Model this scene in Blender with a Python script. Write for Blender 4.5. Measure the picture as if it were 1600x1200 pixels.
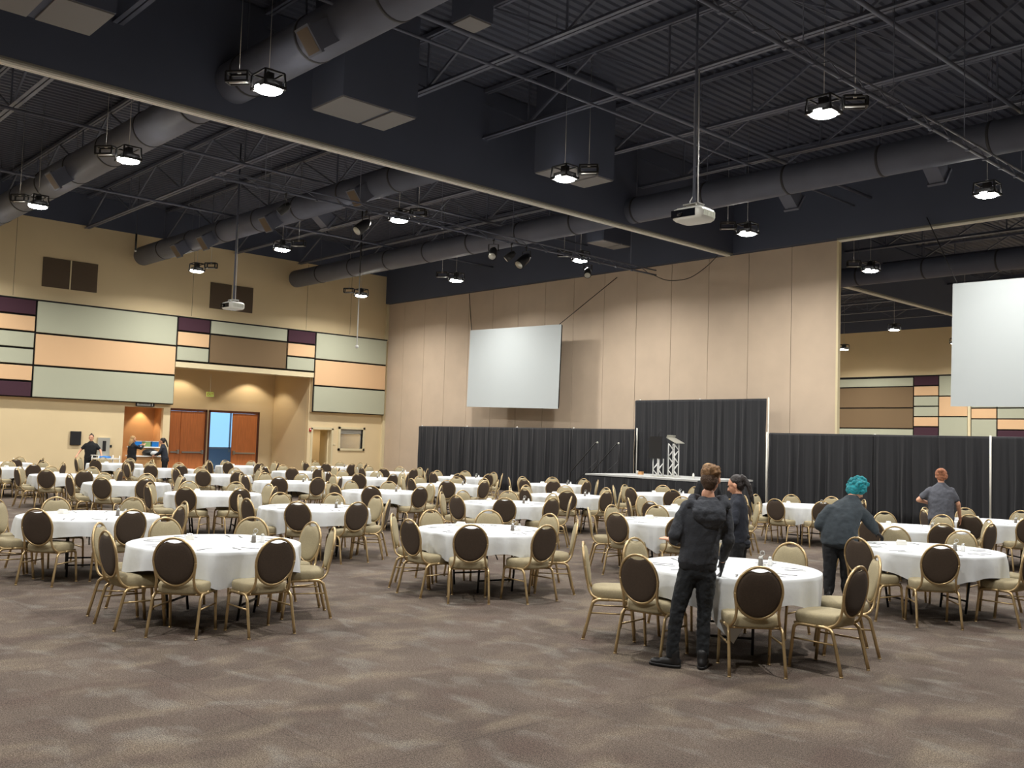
import bpy, math, random
from mathutils import Vector, Matrix, noise as mnoise
R_ = math.radians
random.seed(7)
SC = bpy.context.scene
COL = SC.collection
for o in list(bpy.data.objects): bpy.data.objects.remove(o, do_unlink=True)

# ---------------------------------------------------------------- camera
FPX = 1494.1
YAW, PITCH, ROLL = R_(47.337), R_(3.459), R_(1.806)
fw = Vector((-math.sin(YAW)*math.cos(PITCH), math.cos(YAW)*math.cos(PITCH), math.sin(PITCH)))
r0 = Vector((math.cos(YAW), math.sin(YAW), 0)); u0 = r0.cross(fw)
rt = math.cos(ROLL)*r0 + math.sin(ROLL)*u0; up = -math.sin(ROLL)*r0 + math.cos(ROLL)*u0
cam = bpy.data.cameras.new('camera'); camo = bpy.data.objects.new('camera', cam); COL.objects.link(camo)
camo.matrix_world = Matrix(((rt.x, up.x, -fw.x, 0), (rt.y, up.y, -fw.y, 0), (rt.z, up.z, -fw.z, 1.9), (0, 0, 0, 1)))
cam.sensor_fit = 'HORIZONTAL'; cam.sensor_width = 36; cam.lens = 36*FPX/1600
cam.clip_start = .05; cam.clip_end = 200
SC.camera = camo

# ---------------------------------------------------------------- world, exposure
w = bpy.data.worlds.new('world'); SC.world = w; w.use_nodes = True
w.node_tree.nodes['Background'].inputs[0].default_value = (.75, .85, 1, 1)
w.node_tree.nodes['Background'].inputs[1].default_value = .02
vs = SC.view_settings; vs.view_transform = 'Standard'; vs.look = 'None'; vs.gamma = 1; vs.use_curve_mapping = False
vs.exposure = 0.12
LAMP_W = 285.0           # watts of each high-bay lamp
LAMP_Z = 7.88
LAMP_COL = (1.0, .97, .93)

# ---------------------------------------------------------------- colour + materials
def lin(c):
    return tuple(((v/255)/12.92 if v/255 <= .04045 else ((v/255+.055)/1.055)**2.4) for v in c)+(1,)
MATS = {}
def mat(name, rgb, rough=.6, metal=0, var=0, vscale=8, bump=0, bscale=200, sheen=0, emit=None, estr=0, spec=.5, stretch=None, coat=0):
    m = bpy.data.materials.new(name); m.use_nodes = True; nt = m.node_tree; b = nt.nodes['Principled BSDF']
    c = lin(rgb); b.inputs['Base Color'].default_value = c
    b.inputs['Roughness'].default_value = rough; b.inputs['Metallic'].default_value = metal
    b.inputs['Specular IOR Level'].default_value = spec
    if sheen: b.inputs['Sheen Weight'].default_value = sheen
    if coat: b.inputs['Coat Weight'].default_value = coat
    if emit: b.inputs['Emission Color'].default_value = lin(emit); b.inputs['Emission Strength'].default_value = estr
    tc = None
    if var or bump:
        tc = nt.nodes.new('ShaderNodeTexCoord'); mp = nt.nodes.new('ShaderNodeMapping'); nt.links.new(tc.outputs['Object'], mp.inputs[0])
        if stretch: mp.inputs['Scale'].default_value = stretch
    if var:
        n = nt.nodes.new('ShaderNodeTexNoise'); n.inputs['Scale'].default_value = vscale; n.inputs['Detail'].default_value = 4
        nt.links.new(mp.outputs[0], n.inputs[0])
        r = nt.nodes.new('ShaderNodeValToRGB'); r.color_ramp.elements[0].position = .3; r.color_ramp.elements[1].position = .7
        r.color_ramp.elements[0].color = tuple(v*(1-var) for v in c[:3])+(1,); r.color_ramp.elements[1].color = tuple(min(1, v*(1+var)) for v in c[:3])+(1,)
        nt.links.new(n.outputs[0], r.inputs[0]); nt.links.new(r.outputs[0], b.inputs['Base Color'])
    if bump:
        n2 = nt.nodes.new('ShaderNodeTexNoise'); n2.inputs['Scale'].default_value = bscale; n2.inputs['Detail'].default_value = 2
        nt.links.new(mp.outputs[0], n2.inputs[0]); bp = nt.nodes.new('ShaderNodeBump'); bp.inputs['Strength'].default_value = bump; bp.inputs['Distance'].default_value = .01
        nt.links.new(n2.outputs[0], bp.inputs['Height']); nt.links.new(bp.outputs[0], b.inputs['Normal'])
    MATS[name] = m; return m

mat('wall_tan', (226, 205, 163), .85, var=.03, vscale=.6)
mat('wall_partition', (199, 180, 158), .9, var=.05, vscale=1.2, bump=.15, bscale=60)
mat('wall_warm', (216, 196, 158), .85)
mat('wall_brown', (204, 152, 98), .85, var=.04, vscale=2)
mat('trim_cream', (220, 206, 168), .7)
mat('ceil_dark', (74, 77, 88), .75, var=.06, vscale=.7)
mat('ceil_deck', (70, 75, 90), .6)
mat('bulk_dark', (80, 86, 103), .85, var=.06, vscale=.5)
mat('duct_dark', (94, 98, 112), .55, var=.10, vscale=1.3)
mat('duct_ring', (52, 52, 55), .6)
mat('grille', (98, 82, 64), .7)
mat('steel_dark', (96, 101, 117), .5, var=.1, vscale=3)
mat('alu', (205, 205, 195), .35, .6)
mat('alu_white', (225, 225, 222), .4, .1)
mat('black_metal', (22, 22, 24), .5)
mat('black_frame', (30, 30, 32), .45)
mat('panel_sage', (178, 180, 158), .92, bump=.1, bscale=90)
mat('panel_orange', (222, 184, 142), .92, bump=.1, bscale=90)
mat('panel_purple', (66, 38, 50), .92, bump=.1, bscale=90)
mat('panel_brown', (120, 99, 72), .92, bump=.1, bscale=90)
mat('panel_gap', (14, 12, 12), .9)
mat('wood_door', (204, 124, 70), .5, var=.12, vscale=3, stretch=(1, 6, .6))
mat('wood_dark', (86, 44, 22), .5)
mat('wood_tan', (200, 150, 96), .6, var=.08, vscale=4)
mat('steel', (196, 196, 192), .3, .9)
mat('gold', (188, 164, 122), .36, .7, var=.06, vscale=12)
mat('fab_beige', (158, 147, 118), .95, var=.1, vscale=90, bump=.3, bscale=400)
mat('fab_brown', (70, 58, 47), .95, var=.12, vscale=90, bump=.3, bscale=400)
mat('linen', (209, 213, 215), .9, var=.02, vscale=5, bump=.25, bscale=14)
mat('tabletop_wood', (120, 96, 70), .6)
mat('glass_clear', (235, 240, 240), .08, 0); MATS['glass_clear'].node_tree.nodes['Principled BSDF'].inputs['Transmission Weight'].default_value = .85
mat('salt', (240, 240, 238), .8)
mat('pepper', (120, 114, 106), .8)
mat('china', (240, 238, 230), .3)
mat('cutlery', (120, 120, 122), .35, .95)
mat('drape', (25, 26, 30), .85, var=.15, vscale=3, sheen=.12, stretch=(6, 6, .3))
mat('skirt', (28, 30, 35), .7, sheen=.15)
mat('stage_deck', (186, 188, 186), .6, var=.1, vscale=6)
mat('screen', (182, 189, 190), .95)
mat('screen_back', (22, 22, 22), .8)
mat('led', (255, 255, 255), .5, emit=(255, 250, 240), estr=75)
mat('warmled', (255, 240, 210), .5, emit=(255, 220, 165), estr=10)
mat('proj_white', (222, 222, 214), .4)
mat('proj_side', (196, 198, 184), .45)
mat('lens', (18, 20, 26), .08)
mat('paint_white', (230, 228, 220), .6)
mat('sign_face', (190, 190, 182), .5)
mat('blue_plastic', (30, 120, 200), .4)
mat('green_plastic', (140, 170, 110), .5)
mat('sky_glass', (150, 205, 240), .2, emit=(150, 205, 248), estr=1.0)
mat('lobby', (96, 118, 150), .8)
mat('lobby_light', (170, 200, 230), .8)
mat('skin', (214, 160, 130), .55, var=.05, vscale=20)
mat('lips', (170, 90, 84), .5)
mat('eye', (30, 24, 22), .3)
mat('hair_brown', (128, 96, 62), .7, var=.35, vscale=45, bump=.8, bscale=120)
mat('hair_nape', (78, 58, 42), .75, var=.3, vscale=60, bump=.8, bscale=160)
mat('hair_blond', (182, 146, 98), .7, var=.3, vscale=45, bump=.8, bscale=120)
mat('hair_dark', (34, 26, 24), .5, var=.3, vscale=45, bump=.8, bscale=120)
mat('hair_teal', (20, 130, 140), .7, var=.45, vscale=30, bump=1, bscale=90)
mat('hair_red', (160, 104, 74), .7, var=.5, vscale=40, bump=.9, bscale=110)
mat('cloth_hoodie', (58, 61, 67), .95, var=.14, vscale=14, bump=.4, bscale=60)
mat('cloth_black', (24, 25, 28), .9, var=.15, vscale=12, bump=.3, bscale=50)
mat('cloth_slate', (52, 60, 66), .9, var=.12, vscale=10, bump=.3, bscale=50)
mat('cloth_grey', (84, 86, 94), .95, var=.1, vscale=10, bump=.3, bscale=50)
mat('cloth_navy', (38, 42, 52), .9, var=.12, vscale=10, bump=.3, bscale=50)
mat('denim_black', (26, 30, 34), .9, var=.3, vscale=12, bump=.5, bscale=40)
mat('shoe', (26, 26, 28), .5)
mat('glove', (44, 44, 48), .7)
mat('red', (180, 30, 24), .5)
mat('amber', (180, 190, 90), .5, emit=(170, 190, 90), estr=.4)

def carpet():
    m = bpy.data.materials.new('carpet'); m.use_nodes = True; nt = m.node_tree; N = nt.nodes.new; L = nt.links.new
    b = nt.nodes['Principled BSDF']; b.inputs['Roughness'].default_value = .95; b.inputs['Specular IOR Level'].default_value = .15
    tc = N('ShaderNodeTexCoord')
    def noise(scale, stretch=(1, 1, 1), detail=3, rot=0, dist=0):
        mp = N('ShaderNodeMapping'); mp.inputs['Scale'].default_value = stretch; mp.inputs['Rotation'].default_value = (0, 0, rot)
        L(tc.outputs['Object'], mp.inputs[0]); n = N('ShaderNodeTexNoise'); n.inputs['Scale'].default_value = scale; n.inputs['Detail'].default_value = detail
        n.inputs['Distortion'].default_value = dist; L(mp.outputs[0], n.inputs[0]); return n.outputs[0]
    def ramp(v, p0, c0, p1, c1):
        r = N('ShaderNodeValToRGB'); r.color_ramp.elements[0].position = p0; r.color_ramp.elements[0].color = c0
        r.color_ramp.elements[1].position = p1; r.color_ramp.elements[1].color = c1; L(v, r.inputs[0]); return r.outputs[0]
    def mix(f, a, bb, typ='MIX'):
        x = N('ShaderNodeMix'); x.data_type = 'RGBA'; x.blend_type = typ
        if isinstance(f, float): x.inputs[0].default_value = f
        else: L(f, x.inputs[0])
        for v, i in ((a, 6), (bb, 7)):
            if isinstance(v, tuple): x.inputs[i].default_value = v
            else: L(v, x.inputs[i])
        return x.outputs[2]
    W1, K = (1, 1, 1, 1), (0, 0, 0, 1)
    base = mix(ramp(noise(1.3, detail=4), .35, K, .65, W1), lin((102, 91, 83)), lin((118, 106, 96)))
    # lozenge / leaf-like blotches in warm tan and pale grey
    f1 = ramp(noise(2.6, (1, .55, 1), 2, .6, .4), .50, K, .68, W1)
    f2 = ramp(noise(3.1, (.6, 1.1, 1), 2, -.5, .4), .54, K, .70, W1)
    f3 = ramp(noise(2.2, (1, .8, 1), 2, 1.2, .3), .52, K, .70, W1)
    h = N('ShaderNodeMath'); h.operation = 'MULTIPLY'; h.inputs[1].default_value = .45; L(f1, h.inputs[0])
    c = mix(h.outputs[0], base, lin((150, 137, 118)))
    h2 = N('ShaderNodeMath'); h2.operation = 'MULTIPLY'; h2.inputs[1].default_value = .42; L(f2, h2.inputs[0])
    c = mix(h2.outputs[0], c, lin((150, 146, 138)))
    h3 = N('ShaderNodeMath'); h3.operation = 'MULTIPLY'; h3.inputs[1].default_value = .55; L(f3, h3.inputs[0])
    c = mix(h3.outputs[0], c, lin((100, 84, 77)))
    # pile speckle
    sp = ramp(noise(120, detail=3), .38, (.40, .39, .38, 1), .62, (1.15, 1.15, 1.15, 1))
    c = mix(1.0, c, sp, 'MULTIPLY')
    sp2 = ramp(noise(42, detail=4), .35, (.72, .72, .72, 1), .65, (1.0, 1.0, 1.0, 1))
    c = mix(1.0, c, sp2, 'MULTIPLY')
    # carpet tile seams
    br = N('ShaderNodeTexBrick'); br.offset = 0; br.inputs['Scale'].default_value = 1; br.inputs['Mortar Size'].default_value = .004
    br.inputs['Brick Width'].default_value = 3.6; br.inputs['Row Height'].default_value = 3.6
    br.inputs['Color1'].default_value = W1; br.inputs['Color2'].default_value = W1; br.inputs['Mortar'].default_value = (.72, .72, .72, 1)
    mp = N('ShaderNodeMapping'); mp.inputs['Location'].default_value = (1.1, .4, 0); L(tc.outputs['Object'], mp.inputs[0]); L(mp.outputs[0], br.inputs[0])
    c = mix(1.0, c, br.outputs[0], 'MULTIPLY')
    L(c, b.inputs['Base Color'])
    bp = N('ShaderNodeBump'); bp.inputs['Strength'].default_value = .5; bp.inputs['Distance'].default_value = .008
    L(noise(150, detail=2), bp.inputs['Height']); L(bp.outputs[0], b.inputs['Normal'])
    MATS['carpet'] = m
carpet()
mat('track_grey', (128, 126, 116), .7); mat('track_white', (244, 242, 230), .5)

# ---------------------------------------------------------------- mesh builder
class MB:
    def __init__(s): s.v = []; s.f = []; s.m = []; s.s = []; s.cur = 0; s.sm = False
    def face(s, idx): s.f.append(tuple(idx)); s.m.append(s.cur); s.s.append(s.sm)
    def use(s, i=0, smooth=None):
        s.cur = i
        if smooth is not None: s.sm = smooth
        return s
    def box(s, x0, x1, y0, y1, z0, z1, M=None):
        n = len(s.v); P = [Vector((x, y, z)) for z in (z0, z1) for y in (y0, y1) for x in (x0, x1)]
        s.v += [tuple(M @ p) if M else tuple(p) for p in P]
        for q in ((0, 2, 3, 1), (4, 5, 7, 6), (0, 1, 5, 4), (2, 6, 7, 3), (0, 4, 6, 2), (1, 3, 7, 5)): s.face([n+i for i in q])
        return s
    def bar(s, a, b, w, h=None, upv=(0, 0, 1)):
        a = Vector(a); b = Vector(b); d = b-a; L = d.length; d.normalize(); u = Vector(upv)
        if abs(d.dot(u)) > .98: u = Vector((1, 0, 0))
        x = d.cross(u).normalized(); z = x.cross(d); h = h or w
        M = Matrix(((x.x, d.x, z.x, a.x), (x.y, d.y, z.y, a.y), (x.z, d.z, z.z, a.z), (0, 0, 0, 1)))
        return s.box(-w/2, w/2, 0, L, -h/2, h/2, M)
    def ring(s, c, x, y, rx, ry, seg, pw=1):
        n = len(s.v)
        for i in range(seg):
            t = 2*math.pi*i/seg; ct, st = math.cos(t), math.sin(t)
            if pw != 1: ct = math.copysign(abs(ct)**pw, ct); st = math.copysign(abs(st)**pw, st)
            s.v.append(tuple(c + x*(rx*ct) + y*(ry*st)))
        return n
    def bridge(s, n0, n1, seg):
        for i in range(seg): j = (i+1) % seg; s.face((n0+i, n0+j, n1+j, n1+i))
    def tube(s, pts, r, seg=8, closed=False, caps=True, flat=1.0, upv=None):
        P = [Vector(p) for p in pts]; n = len(P); old = s.sm; s.sm = True
        rs = r if isinstance(r, (list, tuple)) else [r]*n
        T = []
        for i in range(n):
            a = P[(i-1) % n] if closed or i > 0 else P[i]; b = P[(i+1) % n] if closed or i < n-1 else P[i]; T.append((b-a).normalized())
        ref = Vector(upv) if upv else (Vector((0, 0, 1)) if abs(T[0].z) < .9 else Vector((1, 0, 0)))
        x = T[0].cross(ref).normalized(); rings = []
        for i in range(n):
            x = (x - T[i]*x.dot(T[i])).normalized(); y = T[i].cross(x)
            rings.append(s.ring(P[i], x, y, rs[i], rs[i]*flat, seg))
        for i in range(n-1): s.bridge(rings[i], rings[i+1], seg)
        if closed: s.bridge(rings[-1], rings[0], seg)
        elif caps: s.face([rings[0]+i for i in range(seg)][::-1]); s.face([rings[-1]+i for i in range(seg)])
        s.sm = old; return s
    def cyl(s, c, r, h, seg=16, r2=None, axis='z'):
        c = Vector(c); a = {'z': Vector((0, 0, 1)), 'x': Vector((1, 0, 0)), 'y': Vector((0, 1, 0))}[axis]
        return s.tube([c, c+a*h], [r, r if r2 is None else r2], seg)
    def lathe(s, prof, c=(0, 0, 0), seg=16):
        c = Vector(c); old = s.sm; s.sm = True; R = []
        for r, z in prof: R.append(s.ring(c+Vector((0, 0, z)), Vector((1, 0, 0)), Vector((0, 1, 0)), r, r, seg))
        for i in range(len(R)-1): s.bridge(R[i], R[i+1], seg)
        s.face([R[0]+i for i in range(seg)][::-1]); s.face([R[-1]+i for i in range(seg)]); s.sm = old; return s
    def loft(s, secs, seg=16, pw=1):
        old = s.sm; s.sm = True; R = [s.ring(Vector(c), Vector(x), Vector(y), rx, ry, seg, pw) for c, x, y, rx, ry in secs]
        for i in range(len(R)-1): s.bridge(R[i], R[i+1], seg)
        s.face([R[0]+i for i in range(seg)][::-1]); s.face([R[-1]+i for i in range(seg)]); s.sm = old; return s
    def ball(s, c, rx, ry=None, rz=None, seg=12, M=None):
        ry = ry or rx; rz = rz or rx; c = Vector(c); old = s.sm; s.sm = True; n = len(s.v); st = seg//2
        X, Y, Z = (Vector((1, 0, 0)), Vector((0, 1, 0)), Vector((0, 0, 1))) if M is None else (M.col[0].to_3d(), M.col[1].to_3d(), M.col[2].to_3d())
        R = []
        for k in range(1, st):
            a = math.pi*k/st; R.append(s.ring(c - Z*(rz*math.cos(a)), X, Y, rx*math.sin(a), ry*math.sin(a), seg))
        for i in range(len(R)-1): s.bridge(R[i], R[i+1], seg)
        b = len(s.v); s.v.append(tuple(c-Z*rz)); s.v.append(tuple(c+Z*rz))
        for i in range(seg): j = (i+1) % seg; s.face((b, R[0]+j, R[0]+i)); s.face((b+1, R[-1]+i, R[-1]+j))
        s.sm = old; return s
    def mesh(s, name, mats):
        me = bpy.data.meshes.new(name); me.from_pydata(s.v, [], s.f)
        for m in ([mats] if isinstance(mats, str) else mats): me.materials.append(MATS[m])
        me.polygons.foreach_set('material_index', s.m); me.polygons.foreach_set('use_smooth', s.s); me.update(); return me
    def build(s, name, mats, parent=None, loc=None):
        o = bpy.data.objects.new(name, s.mesh(name, mats)); COL.objects.link(o)
        if parent is not None: o.parent = parent
        if loc: o.location = loc
        return o
def tag(o, label=None, cat=None, group=None, kind=None):
    if label: o['label'] = label
    if cat: o['category'] = cat
    if group: o['group'] = group
    if kind: o['kind'] = kind
    return o
def empty(name, loc=(0, 0, 0), rz=0, label=None, cat=None, group=None):
    o = bpy.data.objects.new(name, None); COL.objects.link(o); o.location = loc; o.rotation_euler = (0, 0, rz); o.empty_display_size = .1
    return tag(o, label, cat, group)
def struct(mb, name, mats, parent=None):
    o = mb.build(name, mats, parent)
    if parent is None: o['kind'] = 'structure'
    return o
KIDS = {}
def kids(o):
    if o.name not in KIDS: KIDS[o.name] = list(o.children)
    return KIDS[o.name]
def copy_tree(o, parent=None):
    c = o.copy(); COL.objects.link(c)
    if parent is not None: c.parent = parent
    for ch in kids(o): copy_tree(ch, c)
    return c
ORD = ['first', 'second', 'third', 'fourth', 'fifth', 'sixth', 'seventh', 'eighth', 'ninth', 'tenth', 'eleventh', 'twelfth', 'thirteenth', 'fourteenth', 'fifteenth', 'sixteenth', 'seventeenth', 'eighteenth', 'nineteenth', 'twentieth']

# ================================================================ STRUCTURE
XL, YF, XR, YB, YN = -37.4, 26.3, 14.0, -12.0, 55.5      # left wall, partition line, right wall, wall behind, far wall of next hall
struct(MB().box(-48, XR+.2, YB-.2, YN+.2, -.1, 0), 'floor', 'carpet')

def wall_cells(mb, plane, axis, a0, a1, z0, z1, holes, th, sign):
    A = sorted(set([a0, a1]+[v for h in holes for v in h[:2]])); Z = sorted(set([z0, z1]+[v for h in holes for v in h[2:4]]))
    for i in range(len(A)-1):
        zs = None
        for k in range(len(Z)):
            inside = True
            if k < len(Z)-1:
                am, zm = (A[i]+A[i+1])/2, (Z[k]+Z[k+1])/2
                inside = any(h[0] < am < h[1] and h[2] < zm < h[3] for h in holes)
            if not inside and zs is None: zs = Z[k]
            if inside and zs is not None:
                p, q = sorted((plane, plane+sign*th))
                if axis == 'y': mb.box(p, q, A[i], A[i+1], zs, Z[k])
                else: mb.box(A[i], A[i+1], p, q, zs, Z[k])
                zs = None
holes = [(15.93, 22.22, 0, 4.45), (14.11, 15.65, 0, 2.80), (22.44, 23.47, 0, 2.24), (23.9, 25.13, 1.36, 2.24)]
mb = MB(); wall_cells(mb, XL, 'y', YB, YN, 0, 9.56, holes, .2, -1)
mb.use(1); mb.box(XL-.2, XL, YB, YN, 9.56, 10.8)
struct(mb, 'wall_left', ['wall_tan', 'bulk_dark'])
# door recess in the left wall
RX = -40.55
mb = MB(); wall_cells(mb, RX, 'y', 15.7, 22.4, 0, 5.0, [(17.24, 18.9, 0, 2.86), (19.08, 21.46, 0, 2.86)], .2, -1)
mb.box(RX, XL-.2, 15.73, 15.93, 0, 4.85); mb.box(RX, XL-.2, 22.22, 22.42, 0, 4.85); mb.box(RX, XL-.2, 15.73, 22.42, 4.85, 5.0)
struct(mb, 'wall_recess', 'wall_warm')
# alcove
mb = MB(); mb.box(-38.4, -38.3, 14.0, 15.76, 0, 3.2); mb.box(-38.3, XL-.2, 14.0, 14.11, 0, 3.1); mb.box(-38.3, XL-.2, 15.65, 15.76, 0, 3.1); mb.box(-38.3, XL-.2, 14.0, 15.76, 3.1, 3.2)
struct(mb, 'wall_alcove', 'wall_brown')
# small back room behind the narrow door and the window
mb = MB(); mb.box(-41.1, -41, 22.42, 26.3, 0, 3); mb.box(-41, XL-.2, 26.1, 26.3, 0, 3); mb.box(-41, XL-.2, 22.42, 22.44, 0, 3); mb.box(-41, XL-.2, 22.42, 26.3, 2.9, 3)
struct(mb, 'wall_side_room', 'wall_tan')
# lobby behind the double doors
mb = MB(); mb.box(-47.2, -47, 15, 26, 0, 3.4); mb.box(-47, RX-.2, 25.8, 26, 0, 3.4); mb.box(-47, RX-.2, 15, 15.2, 0, 3.4); mb.box(-47, RX-.2, 15, 26, 3.3, 3.4)
struct(mb, 'wall_lobby', 'lobby')
# partition wall (tan operable panels) with seams
mb = MB(); x = -14.3; xs = [-14.3]
while x > XL+.6: x -= 1.555; xs.append(max(x, XL))
mb.use(1); mb.box(XL, -14.32, YF+.02, YF+.1, 0, 8.24); mb.use(0)
for a, b in zip(xs[1:], xs[:-1]): mb.box(a+.008, b-.008, YF, YF+.03, 0.02, 8.235)
mb.use(2); mb.box(-14.34, -14.27, YF-.02, YF+.12, 0, 8.24)
struct(mb, 'wall_front', ['wall_partition', 'panel_gap', 'trim_cream'])
struct(MB().box(XL, XR, YN, YN+.2, 0, 9.3), 'wall_far', 'wall_tan')
struct(MB().box(XL, XR, YN, YN+.2, 9.3, 10.8), 'wall_far_top', 'bulk_dark')
struct(MB().box(XR, XR+.2, YB, YN, 0, 10.8), 'wall_right', 'wall_tan')
struct(MB().box(XL, XR, YB-.2, YB, 0, 10.8), 'wall_back', 'wall_tan')
# roof deck: corrugated sheet with ribs running away from the camera
mb = MB(); x = XL; y0, y1 = YB, YN
while x < XR:
    n = len(mb.v)
    for xx, zz in ((x, 10.74), (x+.09, 10.74), (x+.12, 10.785), (x+.21, 10.785), (x+.24, 10.74)): mb.v += [(xx, y0, zz), (xx, y1, zz)]
    for k in range(4): mb.face((n+2*k, n+2*k+1, n+2*k+3, n+2*k+2))
    x += .24
mb.box(XL-.2, XR+.2, y0-.2, y1+.2, 10.82, 10.9)
struct(mb, 'ceiling', 'ceil_deck')
# dark bulkheads over the two folding-wall lines, with their tracks
mb = MB(); mb.box(-18.24, -17.92, YB, YF-.17, 8.26, 10.72); mb.box(-18.24, -17.92, YF+.17, YN, 8.26, 10.72)
struct(mb, 'ceiling_bulkhead_side', 'bulk_dark')
struct(MB().box(XL, XR, YF-.16, YF+.16, 8.26, 10.72), 'ceiling_bulkhead_front', 'bulk_dark')
def track(name, seg, axis):
    mb = MB()
    for a, b in seg:
        for o0, o1, z0, z1, m in ((-.17, -.05, 8.22, 8.26, 0), (.05, .17, 8.22, 8.26, 0), (-.07, -.012, 8.18, 8.26, 1), (.012, .07, 8.18, 8.26, 1), (-.012, .012, 8.23, 8.26, 2)):
            mb.use(m)
            if axis == 'y': mb.box(-18.08+o0, -18.08+o1, a, b, z0, z1)
            else: mb.box(a, b, YF+o0, YF+o1, z0, z1)
    struct(mb, name, ['track_grey', 'track_white', 'panel_gap'])
track('trim_1', [(YB, YF-.18), (YF+.18, YN)], 'y')
track('trim_2', [(-14.26, XR)], 'x')
# recess head beam, ledge under the acoustic panels, corner trim
mb = MB(); mb.box(XL, XL+.26, 15.93, 22.25, 4.47, 4.68); struct(mb, 'trim_3', 'trim_cream')
struct(MB().box(XL, XL+.12, 26.16, 26.29, 0, 8.2), 'trim_5', 'trim_cream')
mb = MB()
for a, b in ((YB, 14.05), (15.7, 15.9), (22.25, 22.4), (23.5, 26.15)): mb.box(XL, XL+.02, a, b, 0, .12)
struct(mb, 'baseboard_left', 'wood_dark')
mb = MB(); mb.use(0)
for y in (9.9, 16.6, 21.9, 24.2): mb.box(XL, XL+.004, y-.006, y+.006, 6.6, 9.5)
struct(mb, 'trim_6', 'grille')

# ---------------------------------------------------------------- high-bay lamps
def lamp_light(loc):
    l = bpy.data.lights.new('lamp_light', 'AREA'); l.shape = 'DISK'; l.size = .42; l.energy = LAMP_W; l.color = LAMP_COL; l.spread = R_(158)
    return l
mbl = MB()
for (a, b) in (((-.24, -.2), (.24, -.2)), ((.24, -.2), (.24, .2)), ((.24, .2), (-.24, .2)), ((-.24, .2), (-.24, -.2))):
    mbl.bar((a[0], a[1], .02), (b[0], b[1], .02), .04, .05); mbl.bar((a[0]*.92, a[1]*.92, .28), (b[0]*.92, b[1]*.92, .28), .03)
for sx in (-1, 1):
    for sy in (-1, 1): mbl.bar((.24*sx, .2*sy, .02), (.22*sx, .184*sy, .28), .03)
mbl.box(-.2, .2, -.16, .16, .05, .14); mbl.box(-.08, .08, -.06, .06, .14, .30)
ME_HOUS = mbl.mesh('housing', 'black_frame')
ME_LENS = MB().use(0, True).lathe([(.08, -.035), (.20, -.027), (.235, -.005), (.235, .035)], seg=28).mesh('lamp_lens', 'led')
ME_WIRE = MB().tube([(0, 0, .3), (0, 0, 2.92)], .006, 5).box(-.03, .03, -.02, .02, .3, .36).mesh('hanger', 'steel')
mb = MB()
for z in (0, .17):
    for (a, b) in (((-.2, -.09), (.2, -.09)), ((-.2, .09), (.2, .09)), ((-.2, -.09), (-.2, .09)), ((.2, -.09), (.2, .09))): mb.bar((a[0], a[1], z+.02), (b[0], b[1], z+.02), .035)
for sx in (-1, 1):
    for sy in (-1, 1): mb.bar((.2*sx, .09*sy, .02), (.2*sx, .09*sy, .19), .035)
ME_EM = mb.mesh('emergency_frame', 'black_frame')
ME_EMT = MB().tube([(-.17, 0, .03), (.17, 0, .03)], .028, 10).mesh('lamp_tube', 'alu_white')
LX = [-34.1, -27.75, -21.35, -15.0, -8.6, -2.2]; LYs = [.3, 7.83, 15.25, 22.55, 29.7, 37.2, 44.7, 51.8]
def part(me, name, parent, loc=(0, 0, 0)):
    o = bpy.data.objects.new(name, me); COL.objects.link(o); o.parent = parent; o.location = loc; return o
comp = {(0, 1): -1, (1, 1): -1, (2, 1): -1, (3, 1): -1, (0, 2): 1, (1, 2): 1, (2, 2): 1, (3, 2): 1, (4, 2): 1, (0, 3): -1, (1, 3): -1, (2, 3): -1, (3, 3): -1, (3, 4): -1}
for j, y in enumerate(LYs):
    for i, x in enumerate(LX):
        
        rowname = ('%s row before the screen wall' % ORD[3-j]) if j < 4 else ('%s row beyond the screen wall' % ORD[j-4])
        z = LAMP_Z
        t = empty('high_bay_lamp', (x, y, z), 0, 'hanging lamp, %s from the left, %s' % (ORD[i], rowname), 'lamp', 'lit high-bay lamps under the roof')
        part(ME_HOUS, 'housing', t); part(ME_LENS, 'lamp_lens', t); part(ME_WIRE, 'hanger', t)
        lo = bpy.data.objects.new('lamp_light', lamp_light(None)); COL.objects.link(lo); lo.parent = t; lo.location = (0, 0, -.045)
        if (i, j) in comp:
            s = comp[(i, j)]
            t2 = empty('emergency_lamp', (x+.40*s, y+.36*s, z+.12), R_(38), 'unlit lamp next to %s lamp from left, %s' % (ORD[i], rowname), 'lamp', 'unlit emergency lamps')
            part(ME_EM, 'lamp_frame', t2); part(ME_EMT, 'lamp_tube', t2); part(ME_WIRE, 'hanger', t2, (0, 0, -.12))

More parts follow.
